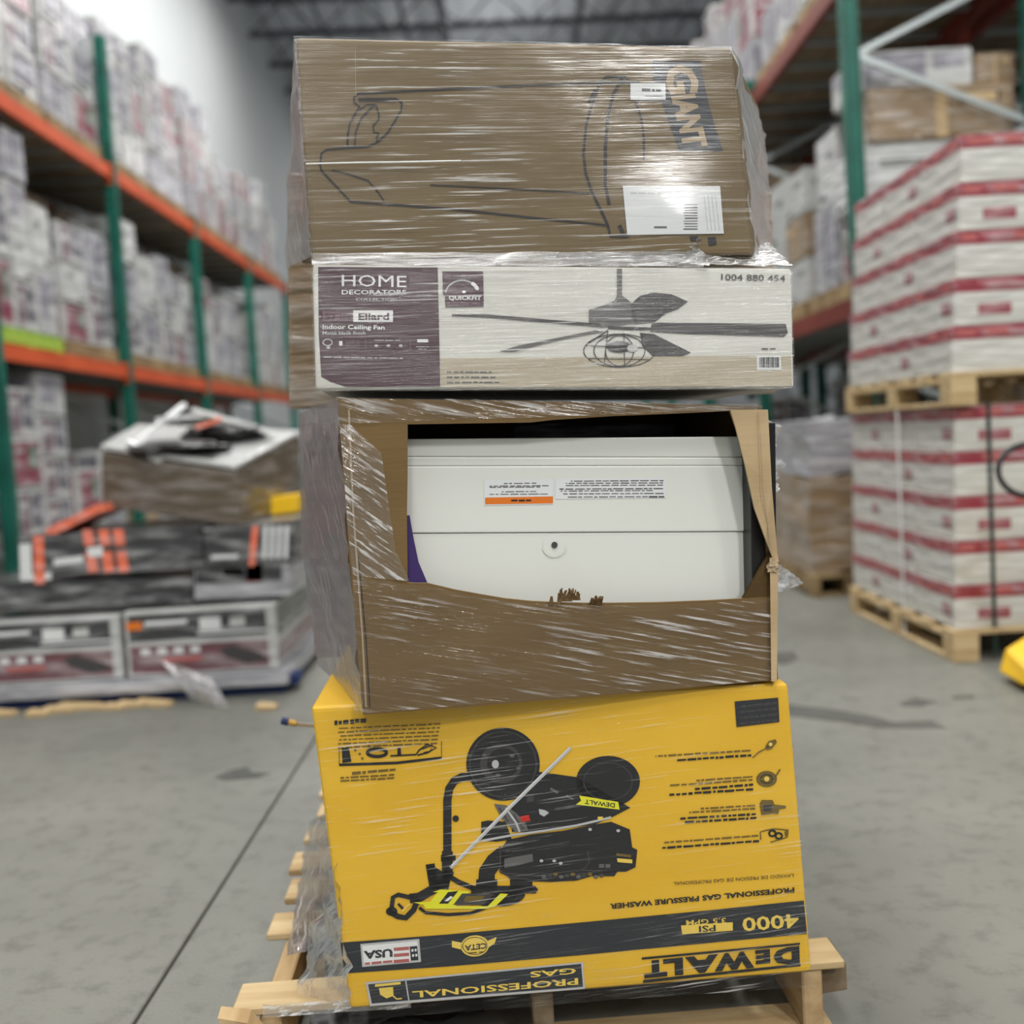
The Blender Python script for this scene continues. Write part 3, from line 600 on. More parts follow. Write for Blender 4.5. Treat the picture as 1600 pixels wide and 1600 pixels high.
pr.area([(256, 850), (300, 838), (305, 860), (262, 866)], 0); pr.area([(330, 868), (372, 866), (372, 872), (330, 874)], 1); tag(pr.build('orange_and_white_print', [M['orange_print'], M['label']], o), kind='stuff')
o = slab('orange_board', [(70, 828), (150, 788), (156, 800), (74, 842)], [4.86] * 4, (.0, .4, .0), 'orange_print', 'coral orange sheet leaning over the striped black carton', 'board', .002)
# silver carton art
pl = Plane(at(380, 905, 4.86), (0, -1, 0)); pr = Print(pl, .003); pr.area([(306, 884), (440, 878), (440, 906), (306, 912)], 0); pr.area([(350, 890), (380, 888), (380, 898), (350, 900)], 1); pr.area([(385, 882), (410, 880), (410, 908), (385, 910)], 2)
pr.build('printed_panels', [M['carton_black'], M['foam'], M['carton_scarlet']], bpy.data.objects['flat_carton.001'])
# tilted open brown carton with film, straps and black goods on it
c = [at(158, 706, 5.05), at(368, 738, 4.9), at(372, 824, 4.9), at(160, 790, 5.05)]
bk = [at(215, 672, 5.9), at(470, 682, 5.75), at(470, 790, 5.7), at(215, 770, 5.9)]
M['taupe'] = wrapped('taupe_kraft', lin(88, 76, 60), .22)
t = thing('open_carton', 'large shallow brown carton tilted on top of the black cartons, film stretched over it', 'carton', c[3])
hexa('carton_body', c + bk, M['taupe'], t, .01)
cc = [p + Vector((0, 0, .012)) for p in (c[0], c[1], bk[1], bk[0])]
o = hexa('white_liner', [cc[0] + Vector((0, 0, .02)), cc[1] + Vector((0, 0, .02)), cc[1], cc[0], cc[3] + Vector((0, 0, .02)), cc[2] + Vector((0, 0, .02)), cc[2], cc[3]], M['carton_white'], t, .004)
def lump(name, ctr, r, mt, parent=None, label=None, cat=None, seed=0, amt=.25):
    bm = bmesh.new(); bmesh.ops.create_icosphere(bm, subdivisions=3, radius=1)
    for v in bm.verts:
        n = noise.noise(v.co * 2.1 + Vector((seed, seed * 2, 0))) + .5 * noise.noise(v.co * 6 + Vector((seed, 0, 3))); v.co *= 1 + amt * n; v.co = Vector((v.co.x * r[0], v.co.y * r[1], v.co.z * r[2]))
    me = bpy.data.meshes.new(name); base = Vector(ctr) - (ORG[parent] if parent else Vector(ctr))
    for v in bm.verts: v.co += base
    bm.to_mesh(me); bm.free(); me.materials.append(M[mt])
    o = bpy.data.objects.new(name, me); COL.objects.link(o)
    if parent: o.parent = parent
    else: o.location = ctr; ORG[o] = Vector(ctr)
    if label: tag(o, label, cat)
    return o
def mid(a, bb, cz=0): return (a + bb) / 2 + Vector((0, 0, cz))
lump('black_bag', at(275, 700, 5.15), (.24, .22, .035), 'void', None, 'flat black packet lying on the front of the tilted brown carton', 'bag', 3)
lump('black_bag', at(350, 676, 5.5), (.2, .2, .05), 'void', None, 'black packet farther back on the tilted brown carton', 'bag', 8)
b = MB(); b.bar(at(305, 668, 5.3), at(345, 655, 5.35), .05, .02); o = b.build('orange_tag', M['orange_print'], origin=at(325, 663, 5.3)); tag(o, 'small orange tag among the black packets on the tilted carton', 'tag')
for k, (a, c2, w_) in enumerate((((215, 690, 5.3), (288, 632, 5.5), .04), ((250, 655, 5.3), (330, 648, 5.6), .06), ((300, 640, 5.3), (430, 678, 5.5), .05), ((200, 690, 5.1), (250, 720, 4.98), .03))):
    b = MB(); b.bar(at(*a), at(*c2), w_, .02); o = b.build('film_roll_strip', M['foam'], origin=at(*a))
    tag(o, ('pale strip sticking up at the left of the tilted carton', 'white folded strip behind the black packets', 'long white strip along the back of the tilted carton', 'short white strip on the near left corner of the tilted carton')[k], 'strip')
o = slab('yellow_carton', [(418, 778), (466, 772), (466, 800), (418, 806)], [5.3] * 4, (.0, .2, 0), 'jack_yellow', 'small yellow box wedged behind the tilted brown carton')
# torn film tail and wood scraps on the floor
FLM = film('loose_film', .5, .42, .60, .2, .25, .6, 10, 60, .6, patch=4)
def sheet(name, pts, mt, nu=24, nv=24, amt=.02, fs=6, parent=None, origin=None, seed=0, bulge=()):
    """pts: 4 corners TL TR BR BL in world; a wrinkled sheet between them"""
    TL, TR, BR, BL = [Vector(p) for p in pts]; vs = []; uv = []; fc = []
    W = ((TR - TL).length + (BR - BL).length) / 2; H = ((TL - BL).length + (TR - BR).length) / 2; nrm = (TR - TL).cross(BL - TL).normalized()
    for j in range(nv + 1):
        for i in range(nu + 1):
            u, v = i / nu, j / nv; p = (TL * (1 - u) + TR * u) * (1 - v) + (BL * (1 - u) + BR * u) * v
            e = noise.noise(Vector((u * W * fs + seed, v * H * fs * 2.2, seed))) * amt + noise.noise(Vector((u * W * fs * 3, v * H * fs * 7 + seed, 1))) * amt * .35
            e -= sum(h * math.exp(-((u - bu) / su) ** 2 - ((v - bv) / sv) ** 2) for bu, bv, su, sv, h in bulge)
            vs.append(p + nrm * e); uv.append((u * W + seed, (1 - v) * H + seed))
    for j in range(nv):
        for i in range(nu): a = j * (nu + 1) + i; fc.append((a, a + 1, a + nu + 2, a + nu + 1))
    return obj(name, vs, fc, mt, parent, uvs=uv, smooth=True, origin=origin)
o = sheet('loose_film', [at(250, 1030, 4.77), at(330, 1060, 4.75), onz(360, 1108, .005), onz(300, 1095, .01)], FLM, 20, 10, .03, 9, origin=at(300, 1095, 4.7)); tag(o, 'white twisted tail of torn film hanging off the blue pallet to the floor', 'film')
for k, (px, py, s) in enumerate(((60, 1118, .05), (95, 1112, .08), (122, 1106, .10), (145, 1108, .07), (180, 1108, .05), (205, 1104, .07), (232, 1101, .06), (252, 1103, .05), (417, 1108, .045), (5, 1118, .06))):
    p = onz(px, py); r = random.Random(k); a = r.uniform(-.5, .5); b = MB()
    b.hex([p + Vector(v) for v in ((-s, -.02, .02), (s * .8, -.03, .012), (s * .8, -.03, 0), (-s, -.02, 0), (-s * .7, .025, .028), (s, .02, .016), (s, .02, 0), (-s * .7, .025, 0))])
    o = b.build('wood_scrap', M['pine'], origin=p); tag(o, f"splintered wood scrap on the floor by the blue pallet, {ORD[k]} counted from the left" if k < 8 else ('single wood scrap on the floor near the yellow carton' if k == 8 else 'wood scrap at the left edge of the floor'), 'wood scrap', 'wood scraps by the blue pallet')

# ================================================================== FRONT PALLET
A = onz(366, 1577, .14); B = onz(1320, 1500, .14); d = (B - A); d.z = 0; W = d.length; ex = d.normalized(); ey = Vector((-ex.y, ex.x, 0))
def FP(u, v, z): q = A + ex * u + ey * v; return Vector((q.x, q.y, z))
t = thing('wooden_pallet', 'pale pine pallet in the foreground carrying the wrapped tower of boxes', 'pallet', FP(W / 2, .6, 0))
def fbox(name, u0, u1, v0, v1, z0, z1, mt, bev=.003): return hexa(name, [FP(u0, v0, z1), FP(u1, v0, z1), FP(u1, v0, z0), FP(u0, v0, z0), FP(u0, v1, z1), FP(u1, v1, z1), FP(u1, v1, z0), FP(u0, v1, z0)], M[mt], t, bev, 1)
rows = []
for (ya, yb) in ((1577, 1553), (1458, 1425), (1403, 1372), (1358, 1330), (1312, 1290), (1274, 1256), (1241, 1229)):
    def vv(y):
        lo, hi = -.2, 3.0
        for _ in range(40):
            mdl = (lo + hi) / 2; q = FP(0.02, mdl, .14) - CAM; yy_ = 800 - F * q.dot(CY) / q.dot(_f)
            if yy_ > y: lo = mdl
            else: hi = mdl
        return lo
    rows.append((max(vv(ya), 0), vv(yb)))
print('PALLET rows', [(round(a, 2), round(c, 2)) for a, c in rows], 'W', round(W, 3))
for k, (a, c) in enumerate(rows):
    if c - a < .085: c = a + .09
    fbox('deck_board', -.005 + .008 * (k % 3), W * (1.0 if k else 1) - .01 * (k % 2), a, c, .124, .14, 'pine')
LP = rows[-1][1]
for u in (.04, W / 2 - .02, W - .075): fbox('stringer', u, u + .036, .005, LP, .018, .1235, 'pine2' if u < .1 or u > W * .8 else 'pine_old')
for k, v in enumerate((0, .32, .62, LP - .1)): fbox('bottom_board', .0, W - .02, v, v + .1, 0, .0175, 'pine')
b = MB(); b.hex([FP(W - .035, .03, .122), FP(W + .012, .03, .118), FP(W + .012, .03, .07), FP(W - .035, .03, .066), FP(W - .035, .12, .122), FP(W + .012, .12, .122), FP(W + .012, .12, .09), FP(W - .035, .12, .08)]); b.build('broken_block', M['pine_old'], t)
b = MB(); b.hex([FP(-.02, -.035, .145), FP(.03, -.04, .135), FP(.11, -.05, .02), FP(.04, -.05, .012), FP(-.02, -.005, .15), FP(.03, -.005, .14), FP(.11, -.005, .02), FP(.04, -.005, .012)]); b.build('splintered_chip', M['pine2'], t)
o = sheet('black_plastic', [FP(.10, .40, .03), FP(.42, .42, .03), FP(.42, .13, .03), FP(.10, .12, .03)], M['void'], 30, 24, .03, 12, origin=FP(.2, .25, 0)); tag(o, 'crumpled black plastic deepening the dark shadow inside the front pallet', 'plastic sheet')  # black sheet added where dark shadow fills the gap between boards

# ================================================================== TOWER: yellow washer carton
a = at(547, 1593, 1.76); c = at(1270, 1538, 1.79); PY_ = vplane(a, c)
fr = [PY_.P(485, 1104), PY_.P(1232, 1067), PY_.P(1270, 1538), PY_.P(547, 1593)]
fr[2].z = fr[3].z = .1412
dv = -PY_.n
bk = [fr[0] + dv * .95 + Vector((.0, 0, 0)), fr[1] + dv * .95, fr[2] + dv * .95, fr[3] + dv * .95]
for q in bk[:2]: q.z = .655
bk[1].x -= .05; bk[2].x -= .03
yb = thing('pressure_washer_carton', 'yellow carton with upside-down black pressure washer artwork at the bottom of the tower', 'carton', (fr[3] + fr[2]) / 2)
hexa('carton_body', fr + bk, M['yellow'], yb, .010, 3)
P = Print(PY_, .0012)
YM = [M['band'], M['yellow_light'], M['black_ink'], M['white_ink'], M['rose'], M['olive'], M['mid_grey'], M['bright_yellow'], M['dk_grey'], M['red'], M['lt_grey']]
BA, YL, BK, WH, RO, OL, MG, BY, DG, RD, LG = range(11)
P.area([(532, 1473), (700, 1460), (900, 1442), (1100, 1423), (1256, 1407), (1261, 1459), (1100, 1474), (900, 1493), (700, 1510), (538, 1521)], BA)
P.build('charcoal_band', YM, yb)
def YP(off=.0018): return Print(PY_, off)
p = YP(); p.text('4000', (1247, 1427), (1159, 1434), (2, 22), YL, bold=.02); p.area([(1064, 1446), (1145, 1441), (1145, 1454), (1066, 1460)], YL); p.text('PSI', (1118, 1445), (1092, 1447), (.5, 10), BA, .0006, .02); p.text('3.5 GPM', (1134, 1434), (1072, 1438), (.5, 8), YL, bold=.01)
p.build('band_lettering', YM, yb)
p = YP(); D0 = Vector((1250, 1474)); D1 = Vector((1003, 1497)); 
p.area([(1003, 1496), (1250, 1473), (1250, 1476.5), (1003, 1499.5)], BK); p.area([(1005, 1531), (1251, 1505.5), (1251, 1509.5), (1005, 1536)], BK)
for ch, x0, x1, hh in (('D', 1249, 1208, 1), ('E', 1203, 1180, .82), ('W', 1178, 1116, 1), ('A', 1122, 1070, 1), ('L', 1067, 1036, 1), ('T', 1042, 1006, 1)):
    yb_ = lambda x: 1478 + (1250 - x) * .0975
    p.text(ch, (x0, yb_(x0)), (x1, yb_(x1)), (.8, 27 * hh), BK, bold=.065)
p.build('brand_lettering', YM, yb)
p = YP(); p.text('PROFESSIONAL GAS PRESSURE WASHER', (1241, 1386), (953, 1412), (.5, 8.5), BK, bold=.035)
p.text('LAVADO DE PRESION DE GAS PROFESIONAL', (1240, 1365), (1052, 1378), (.3, 5.5), OL, bold=.01); p.build('product_lettering', YM, yb)
# feature list
p = YP()
for k, (x0, y0, x1, y1, h, mi) in enumerate(((1173, 1171, 1024, 1180, 3, OL), (1174, 1178, 1058, 1186, 4, BK), (1176, 1212, 1088, 1218, 3, OL), (1176, 1217, 1044, 1226, 3, OL), (1177, 1224, 1086, 1231, 4, BK), (1177, 1231, 1046, 1240, 4, BK), (1180, 1257, 1092, 1262, 3, OL), (1180, 1262, 1077, 1268, 3, OL), (1181, 1270, 1063, 1277, 4, BK), (1182, 1276, 1070, 1283, 4, BK), (1185, 1304, 1038, 1315, 3, OL), (1186, 1312, 1035, 1323, 4, BK))):
    p.smudge((x0, y0), (x1, y1), (0, h), mi, seed=k)
for k in range(6): p.smudge((688 - k, 1130 + k * 6), (528, 1137 + k * 6), (0, 2.4), OL, seed=30 + k)
p.smudge((618, 1200), (550, 1206), (0, 5), OL, seed=40); p.smudge((616, 1209), (532, 1214), (0, 3), OL, seed=41); p.smudge((616, 1214), (532, 1219), (0, 3), OL, seed=42)
p.text('TOUGH', (572, 1122), (524, 1127), (0, 7), BK, bold=.03) if False else p.smudge((572, 1122), (522, 1126), (0, 7), BK, seed=44)
p.build('small_print', YM, yb)
p = YP()   # icons
p.line([(1176, 1184), (1186, 1175), (1196, 1170), (1204, 1163), (1212, 1156)], 2, OL); p.area([(1196, 1166), (1201, 1158), (1212, 1155), (1214, 1160), (1206, 1170), (1198, 1172)], OL); p.disc((1204, 1163), 3, 3, YL, .0004)
p.ring((1198, 1217), 12, 9, 7, OL); p.line([(1206, 1220), (1214, 1210), (1219, 1202)], 2.5, OL); p.disc((1198, 1217), 16, 12.5, OL, -.0003); p.disc((1198, 1217), 4, 4, YL, .0004); p.ring((1198, 1217), 9, 7, 1.2, BK, .0004)
p.area([(1187, 1256), (1190, 1250), (1207, 1250), (1210, 1256), (1210, 1271), (1190, 1274)], OL); p.area([(1193, 1258), (1206, 1257), (1206, 1267), (1193, 1268)], DG, .0004); p.area([(1210, 1257), (1228, 1259), (1228, 1263), (1218, 1264), (1216, 1272), (1210, 1272)], OL)
p.line([(1189, 1312), (1188, 1300), (1198, 1297), (1210, 1295), (1232, 1297), (1230, 1308), (1218, 1312), (1204, 1316)], 2, OL); p.ring((1207, 1302), 5, 4.5, 3, BK); p.ring((1217, 1306), 5, 4.5, 3, BK); p.disc((1229, 1302), 3, 5, OL)
p.build('feature_icons', YM, yb)
p = YP(); p.area([(1148, 1096), (1216, 1090), (1218, 1128), (1151, 1136)], BA)
for k in range(4): p.smudge((1214, 1096 + k * 9), (1156, 1102 + k * 9), (0, 4), DG, .0004, seed=60 + k)
p.build('corner_panel', YM, yb)
# accessory strip upper left
p = YP(); p.line([(530, 1195), (620, 1192), (690, 1184)], 4, BK); p.line([(530, 1170), (530, 1194)], 1.2, OL); p.line([(690, 1158), (690, 1184)], 1.2, OL)
p.area([(534, 1169), (545, 1168), (549, 1190), (535, 1192)], BK); p.ring((589, 1176), 15, 6, 5, BK); p.area([(621, 1168), (626, 1168), (627, 1180), (621, 1180)], BK); p.line([(610, 1181), (650, 1179), (655, 1172), (668, 1163), (682, 1168), (668, 1176), (652, 1180)], 2.5, BK); p.line([(660, 1170), (676, 1164), (672, 1174), (662, 1176)], 2, BK)
for q in ((555, 1172), (562, 1178), (566, 1185), (576, 1166)): p.disc(q, 2, 2, OL)
p.build('accessory_artwork', YM, yb)
# flag badge
p = YP(); p.area([(563, 1475), (655, 1467), (658, 1503), (566, 1511)], LG); p.area([(566, 1478), (652, 1470.5), (655, 1500), (569, 1508)], WH, .0003)
for k in range(3): p.area([(615, 1481 + k * 9.5), (639, 1479 + k * 9.5), (639.5, 1484 + k * 9.5), (615.5, 1486 + k * 9.5)], RO, .0006)
p.area([(640, 1479), (652, 1478), (654, 1500), (642, 1501)], BA, .0006)
for a_, b_ in ((643, 1483), (648, 1482.5), (644, 1491), (649, 1490.5)): p.area([(a_, b_), (a_ + 3, b_), (a_ + 3, b_ + 4), (a_, b_ + 4)], WH, .0009)
p.text('USA', (613, 1482), (568, 1486), (.6, 13), BA, .0006, .045); p.smudge((613, 1500), (570, 1504), (0, 4), RO, .0006, 70); p.build('flag_badge', YM, yb)
p = YP(); p.disc((742, 1478), 22, 16.5, YL, ang=-.08); p.area([(706, 1470), (722, 1473), (722, 1484), (706, 1480)], YL); p.area([(762, 1470), (776, 1464), (773, 1474), (764, 1480)], YL); p.text('CETA', (760, 1473), (726, 1477), (.4, 9), BA, .0005, .03); p.ring((742, 1478), 19, 13.5, 1, BA, .0005); p.smudge((756, 1486), (730, 1488), (0, 3), OL, .0005, 71); p.build('round_seal', YM, yb)
p = YP(); p.area([(571, 1535), (700, 1523), (911, 1503), (914, 1545), (700, 1562), (578, 1572)], LG); p.area([(575, 1538), (700, 1526), (908, 1506), (911, 1542), (700, 1558), (581, 1568)], BA, .0003)
p.line([(634, 1533), (639, 1564)], 2, LG, .0006); p.area([(586, 1538), (626, 1534), (626, 1538), (586, 1542)], YL, .0006); p.area([(592, 1544), (614, 1542), (615, 1556), (604, 1560), (594, 1554)], YL, .0006); p.line([(614, 1556), (620, 1561), (628, 1560)], 2, YL, .0006)
p.text('PROFESSIONAL', (903, 1528), (644, 1549), (.6, 10.5), YL, .0006, .02); p.text('GAS', (900, 1512), (828, 1518), (.5, 9.5), YL, .0006, .02); p.build('plaque_lettering', YM, yb)
# washer artwork (upside down)
p = YP(.0016)
p.line([(736, 1214), (722, 1214), (710, 1220), (702, 1232), (699, 1250), (699, 1300), (699, 1340)], 13, BK)
p.disc((786, 1194), 57.5, 57, BK, n=48, ang=.2); p.disc((950, 1221), 50, 40, BK)
p.area([(835, 1205), (900, 1214), (930, 1230), (985, 1262), (960, 1275), (930, 1288), (880, 1295), (830, 1300), (800, 1300), (795, 1260), (812, 1240)], BK)
p.area([(752, 1284), (762, 1282), (790, 1284), (800, 1312), (775, 1315), (752, 1314)], BK)
p.area([(793, 1312), (830, 1304), (880, 1298), (930, 1288), (955, 1284), (984, 1296), (988, 1324), (996, 1328), (993, 1355), (978, 1362), (965, 1362), (960, 1369), (925, 1369), (900, 1376), (860, 1378), (800, 1376), (782, 1360), (780, 1330)], BK)
p.line([(790, 1332), (772, 1346), (761, 1362), (760, 1380)], 26, BK); p.area([(744, 1374), (777, 1374), (777, 1390), (744, 1390)], BK); p.area([(797, 1372), (832, 1374), (832, 1390), (797, 1390)], BK)
p.area([(736, 1384), (836, 1384), (841, 1390), (837, 1396), (736, 1396)], BK); p.line([(700, 1368), (716, 1378), (742, 1389)], 8, BK); p.disc((793, 1402), 28, 13, BK, ang=-.2)
p.build('washer_artwork', YM, yb)
p = YP(.0022)
p.ring((786, 1194), 52, 51, 2, DG); p.disc((783, 1193), 33, 31, DG); p.disc((786, 1192), 25, 23, BK, .0003); p.disc((774, 1194), 5.5, 6.5, LG, .0006); p.ring((950, 1221), 38, 29, 1.5, DG)
for q, r_ in (((800, 1181), 4), ((757, 1180), 3), ((778, 1211), 4), ((810, 1200), 3)): p.disc(q, r_, r_ * .6, MG, .0006)
p.area([(905, 1243), (966, 1253), (968, 1265), (900, 1257), (908, 1251)], BY); p.text('DEWALT', (961, 1255), (914, 1249), (-.5, 7), BK, .0004, .02)
p.area([(772, 1256), (790, 1258), (806, 1270), (820, 1284), (826, 1298), (806, 1300), (795, 1290), (785, 1280)], MG); p.line([(790, 1262), (806, 1285), (812, 1300)], 3, LG, .0003); p.line([(780, 1262), (794, 1284)], 2.5, DG, .0004); p.line([(802, 1272), (818, 1296)], 2, DG, .0004)
p.area([(812, 1276), (826, 1273), (829, 1282), (816, 1285)], RD, .0005); p.area([(842, 1264), (852, 1266), (858, 1270), (850, 1276), (843, 1272)], LG)
p.area([(824, 1240), (834, 1240), (834, 1252), (823, 1254)], DG); p.line([(860, 1232), (872, 1239)], 4, MG); p.line([(884, 1243), (896, 1249)], 3, MG)
p.line([(752, 1314), (800, 1305), (850, 1298), (900, 1290), (935, 1282), (955, 1277)], 3.5, LG, .0002); p.area([(934, 1276), (942, 1276), (942, 1281), (934, 1281)], YL, .0004)
p.area([(788, 1342), (832, 1334), (833, 1346), (810, 1352), (788, 1356)], MG); p.line([(799, 1331), (840, 1324), (890, 1315)], 2.5, DG); p.line([(782, 1332), (781, 1362), (800, 1372), (830, 1374)], 2, DG)
p.line([(918, 1330), (921, 1345), (915, 1356), (900, 1362)], 2, DG); p.line([(782, 1364), (840, 1368), (900, 1360), (940, 1360)], 2, DG)
for k in range(11): p.disc((850 + k * 9, 1370 - (k % 3) * 2), 4, 3, (MG, DG, OL)[k % 3], .0002, 8)
p.area([(963, 1333), (986, 1336), (986, 1340), (963, 1337)], OL); p.area([(964, 1341), (988, 1343), (988, 1349), (965, 1347)], YL); p.area([(936, 1350), (944, 1350), (944, 1356), (936, 1356)], MG, .0002); p.area([(946, 1350), (954, 1350), (953, 1356), (946, 1356)], MG, .0002)
for q in ((846, 1345), (866, 1345), (876, 1349), (922, 1296), (966, 1298)): p.disc(q, 3, 2.5, LG, .0004, 8)
p.build('washer_details', YM, yb)
p = YP(.0018)      # spray gun, handle, yellow label
p.line([(699, 1330), (699, 1372)], 17, BK); p.area([(689, 1336), (712, 1336), (712, 1344), (689, 1346)], BK); p.line([(672, 1350), (676, 1372), (690, 1392)], 14, BK); p.line([(703, 1360), (694, 1380), (676, 1390), (655, 1402), (640, 1404)], 15, BK)
p.area([(672, 1350), (665, 1351), (669, 1375), (672, 1392), (700, 1392), (705, 1370)], BK)
p.line([(655, 1406), (640, 1402), (622, 1398), (614, 1402), (612, 1418), (608, 1424)], 7, BK); p.line([(608, 1424), (622, 1432), (634, 1434), (646, 1422), (652, 1408)], 9, BK); p.disc((612, 1424), 9, 7, BK); p.line([(622, 1412), (630, 1420)], 4, BK); p.line([(628, 1424), (640, 1412)], 3, YL, .0004)
p.line([(655, 1418), (665, 1426), (700, 1429), (735, 1427), (760, 1418)], 5, BK); p.disc((700, 1276), 0.1, .1, BK); p.disc((712, 1279), 5, 5, BK)
p.area([(646, 1410), (672, 1409), (684, 1394), (676, 1394), (688, 1390), (700, 1390), (735, 1393), (728, 1398), (712, 1416), (762, 1416), (782, 1396), (794, 1397), (774, 1416), (760, 1420), (664, 1420), (662, 1414)], BY, .0004)
p.area([(686, 1412), (700, 1394), (716, 1392), (700, 1412)], BK, .0008); p.area([(694, 1408), (704, 1400), (708, 1402), (700, 1408)], WH, .001); p.area([(722, 1396), (772, 1397), (755, 1414), (708, 1414)], DG, .0006); p.area([(728, 1400), (758, 1400), (750, 1409), (724, 1409)], OL, .0008)
p.disc((778, 1404), 30, 11, BK, -.0002, ang=-.25); p.build('spray_gun_artwork', YM, yb)
p = YP(.0032); p.line([(704, 1356), (800, 1258), (892, 1168)], 5.5, LG); p.line([(706, 1352), (800, 1256), (890, 1168)], 1.6, WH, .0003); p.build('hose_artwork', YM, yb)

# ================================================================== TOWER: torn brown carton
a = at(565, 1115, 1.70); c = at(1215, 1060, 1.785); PB = vplane(a, c); T = .006
TLb, TRb, BRb, BLb = (527, 622), (1190, 634), (1216, 1062), (567, 1117)
tb = thing('torn_carton', 'brown cardboard carton torn open to show a white metal appliance inside', 'carton', (PB.P(*BLb) + PB.P(*BRb)) / 2)
hole = [(637, 663), (700, 662), (830, 660), (865, 656), (960, 650), (1060, 646), (1141, 642), (1150, 668), (1163, 720), (1179, 793), (1196, 840), (1209, 874), (1209, 932), (1160, 935), (1108, 938), (1030, 941), (956, 942), (890, 942), (830, 939), (790, 935), (754, 929), (710, 921), (668, 911), (650, 911), (637, 910), (636, 800), (637, 740)]
outer = [TLb, (860, 627), TRb, (1204, 860), BRb, (890, 1092), BLb, (546, 870)]
b = MB()
# front panel with a hole: bridge ring of quads between outer and hole via tessellation
for lev, flip in ((0, False), (-T, True)):
    pts3 = [PB.P(q[0], q[1], 0) - PB.n * (-lev) * 1 for q in outer]; hol3 = [PB.P(q[0], q[1], 0) - PB.n * (-lev) for q in hole]
    base = len(b.v); b.v += pts3 + hol3
    tri = tessellate_polygon([[Vector((q[0], q[1], 0)) for q in outer], [Vector((q[0], q[1], 0)) for q in hole]])
    for f in tri: b.f.append(tuple(base + i for i in (f if not flip else f[::-1]))); b.m.append(0)
no, nh = len(outer), len(hole); off2 = no + nh
for i in range(nh): j = (i + 1) % nh; b.f.append((no + i, no + j, off2 + no + j, off2 + no + i)); b.m.append(1)
for i in range(no): j = (i + 1) % no; b.f.append((i, j, off2 + j, off2 + i)); b.m.append(1)
b.build('front_panel', [M['kraft_dark'], M['kraft_side']], tb)
dv = -PB.n * .55; f4 = [PB.P(*q) - PB.n * T for q in (TLb, TRb, BRb, BLb)]; bk4 = [q + dv for q in f4]
bk4[0] += Vector((-.012, 0, -.01)); bk4[3] += Vector((-.03, 0, .0)); bk4[2].z = bk4[3].z = .664; bk4[1].z = 1.11; bk4[0].z = 1.145
def panel(name, q, n, mt, th=.005): n = Vector(n).normalized() * th; hexa(name, q + [p + n for p in q], M[mt], tb, 0)
panel('left_panel', [f4[0], bk4[0], bk4[3], f4[3]], (1, 0, 0), 'kraft_dark'); panel('right_panel', [f4[1], bk4[1], bk4[2], f4[2]], (-1, 0, 0), 'kraft_dark')
panel('top_panel', [f4[0], f4[1], bk4[1], bk4[0]], (0, 0, -1), 'kraft'); panel('bottom_panel', [f4[3], f4[2], bk4[2], bk4[3]], (0, 0, 1), 'kraft_dark'); panel('back_panel', [bk4[0], bk4[1], bk4[2], bk4[3]], (0, -1, 0), 'kraft_dark')
# folded flap at the right of the tear
fl_ = [(1141, 640), (1200, 640), (1206, 760), (1216, 880), (1209, 876), (1196, 842), (1179, 795), (1163, 722), (1150, 670)]
b = MB(); q3 = [PB.P(q[0], q[1], .004 + (.016 if q[0] > 1190 and q[1] < 870 else .004)) for q in fl_]
b.tess(q3, 0, fl_); n0 = len(q3); b.tess([p - PB.n * .004 for p in q3], 0, fl_)
for i in range(n0): j = (i + 1) % n0; b.f.append((i, j, n0 + j, n0 + i)); b.m.append(1)
b.build('folded_flap', [M['kraft_light'], M['kraft_side']], tb)
p = Print(PB, .022); p.line([(1186, 642), (1192, 760), (1206, 865)], 1.6, 0); p.build('flap_crease', M['kraft_side'], tb)
b = MB(); b.hex([PB.P(1203, 872, .012), PB.P(1216, 868, .012), PB.P(1214, 1064, .01), PB.P(1205, 1064, .01), PB.P(1203, 872, .0), PB.P(1216, 868, 0), PB.P(1214, 1064, 0), PB.P(1205, 1064, 0)]); b.build('corner_edge', M['kraft_light'], tb)
p = Print(PB, .002); p.line([(545, 640), (552, 800), (566, 990), (572, 1105)], 3, 0); p.line([(560, 870), (572, 1000), (578, 1105)], 1.6, 1); p.build('corner_crease', [M['kraft_side'], M['ink']], tb)
p = Print(PB, -.010); p.area([(629, 806), (640, 805), (646, 840), (654, 878), (668, 911), (637, 911)], 0); p.build('purple_print', M['purple'], tb)
lump('torn_scraps', PB.P(1208, 884, .01), (.008, .006, .012), 'kraft_side', tb, seed=2, amt=.8)
b = MB()
rr_ = random.Random(5)
for (x, y, n_) in ((882, 934, 9), (896, 932, 10), (930, 938, 6), (938, 939, 4), (866, 940, 2)):
    for k in range(n_):
        x_ = x + rr_.uniform(-8, 8); w_ = rr_.uniform(1.5, 4.5); h_ = rr_.uniform(4, 15) * (1 if n_ > 6 else .6); lx = rr_.uniform(-5, 7); d_ = rr_.uniform(.001, .014)
        b.hex([PB.P(x_ - w_ * .3 + lx, y - h_, d_), PB.P(x_ + w_ * .6 + lx, y - h_ + rr_.uniform(-2, 3), d_ + .003), PB.P(x_ + w_, y + 6, .003), PB.P(x_ - w_, y + 6, .002), PB.P(x_ - w_ * .3 + lx, y - h_, d_ - .003), PB.P(x_ + w_ * .6 + lx, y - h_, d_ - .002), PB.P(x_ + w_, y + 6, -.001), PB.P(x_ - w_, y + 6, -.001)])
b.build('ragged_edge', M['kraft_torn'], tb)
